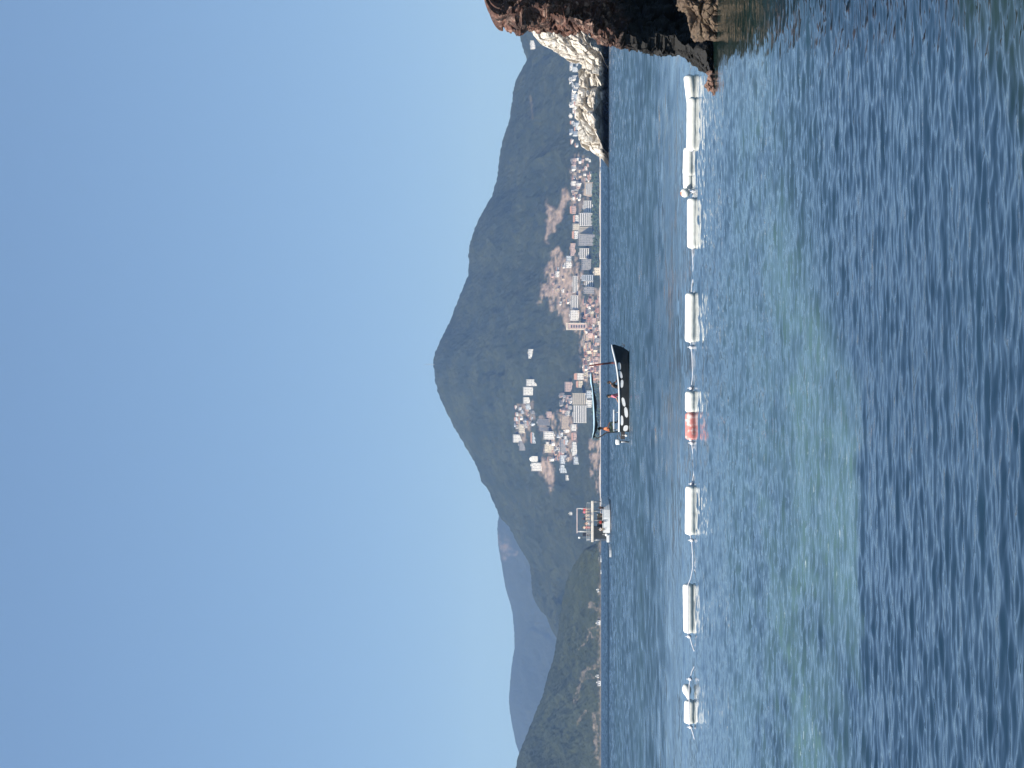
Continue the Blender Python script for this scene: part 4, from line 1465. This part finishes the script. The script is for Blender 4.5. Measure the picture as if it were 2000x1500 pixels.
for y in (-1.02, 1.16):
    b = MB()
    for pz in (1146, 1150):
        b.tube([(tx(1056), y, tz(pz)), (tx(982), y, tz(pz))], .025, 6)
    for py_ in range(982, 1058, 12):
        b.tube([(tx(py_), y, tz(1154.1)), (tx(py_), y, tz(1145.8))], .022, 6)
    b.build('guard_rail', white_paint, ferry, None, True)
b = MB(); b.tube([(tx(1050), 0, tz(1154)), (tx(1050), 0, tz(1133))], .03, 6); b.build('stern_staff', grey_metal, ferry)
b = MB(); b.ball((tx(1050), 0, tz(1131.3)), .22, 14, 0, (1, 1, 1.1)); b.build('lantern', white_paint, ferry, None, True)
b = MB(); b.tube([(tx(975), 0, tz(1179)), (tx(969.5), 0, tz(1188.5))], [.10, .13], 8); b.ball((tx(970), 0, tz(1189.3)), .17, 10, 0, (1.2, .8, .8)); b.build('bow_fender', white_paint, ferry, None, True)
b = MB(); b.box(tx(1047), tx(1040.5), -.9, .5, tz(1151), tz(1137.5)); b.build('storage_locker', plain('navy_locker', (.035, .045, .07), (.02, .03, .05), 3, .6), ferry, None, False, .08)
b = MB(); b.ball((0, 0, 0), .30, 14, 0, (1, .8, 1.15)); b.tube([(0, 0, .3), (0, 0, .8)], .03, 6)
tag(b.build('fender', white_paint, None, tb + Vector((tx(1043.5), -1.3, tz(1184.5))), True), 'fat white fender hanging at the stern corner of the tour boat', 'fender')

UD = tz(1154.2)
GU = 'passengers on the upper deck of the tour boat'
GL = 'passengers on the lower deck of the tour boat'
def up(py_, y, pose, sh, lg, lab, **k):
    z = UD + (.92 if pose == 'stand' else .52)
    y += .2
    return person(tb + Vector((tx(py_), y, z)), k.pop('h', -1.57), pose, sh, lg, lab, group=GU, **k)
up(994, -1.0, 'stand', 'red', 'peach', 'person in red top and white hat standing at the front of the upper deck', skin=1, hat='white', shorts=True)
up(1000, -.7, 'stand', 'pink', 'cream', 'person in pink top standing second on the upper deck', skin=1, long_hair=True)
up(1006, -1.05, 'sit', 'cream', 'cream', 'person in cream seated in front of the pink top on upper deck', skin=1)
up(1013, -.8, 'stand', 'navy', 'cream', 'dark haired person in navy shirt standing midway on the upper deck', skin=0)
up(1022, -1.0, 'sit', 'peach', 'white', 'person in peach shirt seated towards the rear of the upper deck', skin=1, long_hair=True)
up(1030, -.8, 'stand', 'cream', 'red', 'person in cream shirt and red trousers standing by the rear post', skin=1)
def dn(py_, y, pose, sh, lg, lab, z=None, **k):
    return person(tb + Vector((tx(py_), y, z if z else (.76 + .92 if pose == 'stand' else 1.55))), k.pop('h', -1.57), pose, sh, lg, lab, group=GL, **k)
dn(991, -1.36, 'sit', 'black', 'black', 'person in black sitting on the rail near the tour boat bow', skin=0)
dn(1005, -1.0, 'stand', 'green', 'black', 'person in white hat and green shirt on the lower deck', skin=0, hat='white')
dn(1019, -1.42, 'sit', 'red', 'black', 'person in red shirt sitting on the rail amidships on the lower deck', skin=0)
dn(1033, -1.2, 'sit', 'white', 'khaki', 'person in white shirt seated at the stern of the lower deck', skin=1)

# small craft ---------------------------------------------------
def skiff(py0, py1, Y, label, name='dinghy', hgt=.45, motor=False, awn=False):
    L = (py1 - py0) * Y / F
    c = at(1180, .5 * (py0 + py1), Y); c.z = 0
    root = empty(name, c, label, 'boat')
    h = L / 2
    w_ = L * .17
    st = [(-h, hgt * .85, w_ * .8, .02, w_ * .65, -.15), (-h * .5, hgt * .85, w_, .0, w_ * .8, -.18), (0, hgt * .9, w_, .0, w_ * .75, -.18), (h * .5, hgt, w_ * .72, .03, w_ * .4, -.12), (h * .85, hgt * 1.15, w_ * .3, .1, w_ * .1, -.02), (h, hgt * 1.25, .02, hgt * .9, .01, hgt * .8)]
    loft(st, [white_paint], root, .04)
    b = MB(); b.box(-h * .3, -h * .15, -w_ * .8, w_ * .8, hgt * .5, hgt * .6); b.build('thwart', inner_paint, root)
    if awn:
        b = MB(); b.box(-h * .5, h * .4, -w_ * .8, w_ * .8, hgt + 1.7, hgt + 1.9); b.build('awning', white_paint, root, None, False, .05)
        for x in (-h * .45, h * .35):
            for y in (-w_ * .7, w_ * .7):
                b = MB(); b.tube([(x, y, hgt * .4), (x, y, hgt + 1.7)], .06, 6); b.build('awning_post', grey_metal, root)
    return root


skiff(1061.5, 1088, 440, 'little white dinghy floating astern of the tour boat', 'dinghy', .42)
skiff(1084, 1098, 3300, 'white awning boat moored off the near hill shore', 'moored_boat', 1.9, awn=True)
skiff(1113, 1121, 3400, 'tiny white boat moored off the near hill shore', 'moored_boat', 1.6)
skiff(326, 338, 5600, 'small pale boat just past the tip of the white rocks', 'moored_boat', 2.6)

# ------------------------------------------------------------------ haze
m = bpy.data.materials.new('sea_haze')
m.use_nodes = True
nt = m.node_tree
for n_ in list(nt.nodes):
    if n_.type == 'BSDF_PRINCIPLED':
        nt.nodes.remove(n_)
out = [n_ for n_ in nt.nodes if n_.type == 'OUTPUT_MATERIAL'][0]
pv = nt.nodes.new('ShaderNodeVolumePrincipled')
pv.inputs['Color'].default_value = (0.30, 0.53, 1.0, 1)
pv.inputs['Absorption Color'].default_value = (1, 1, 1, 1)
pv.inputs['Density'].default_value = 4.1e-5
pv.inputs['Anisotropy'].default_value = 0.2
nt.links.new(pv.outputs[0], out.inputs['Volume'])
b = MB(); b.box(-7400, 7400, -60, 17500, -4, 860)
hz = b.build('haze', m)
tag(hz, 'thin blue sea haze over the bay', None, None, 'stuff')

SC.render.engine = 'CYCLES'
SC.cycles.use_denoising = True
SC.cycles.max_bounces = 8
SC.cycles.volume_bounces = 1
SC.cycles.sample_clamp_indirect = 6
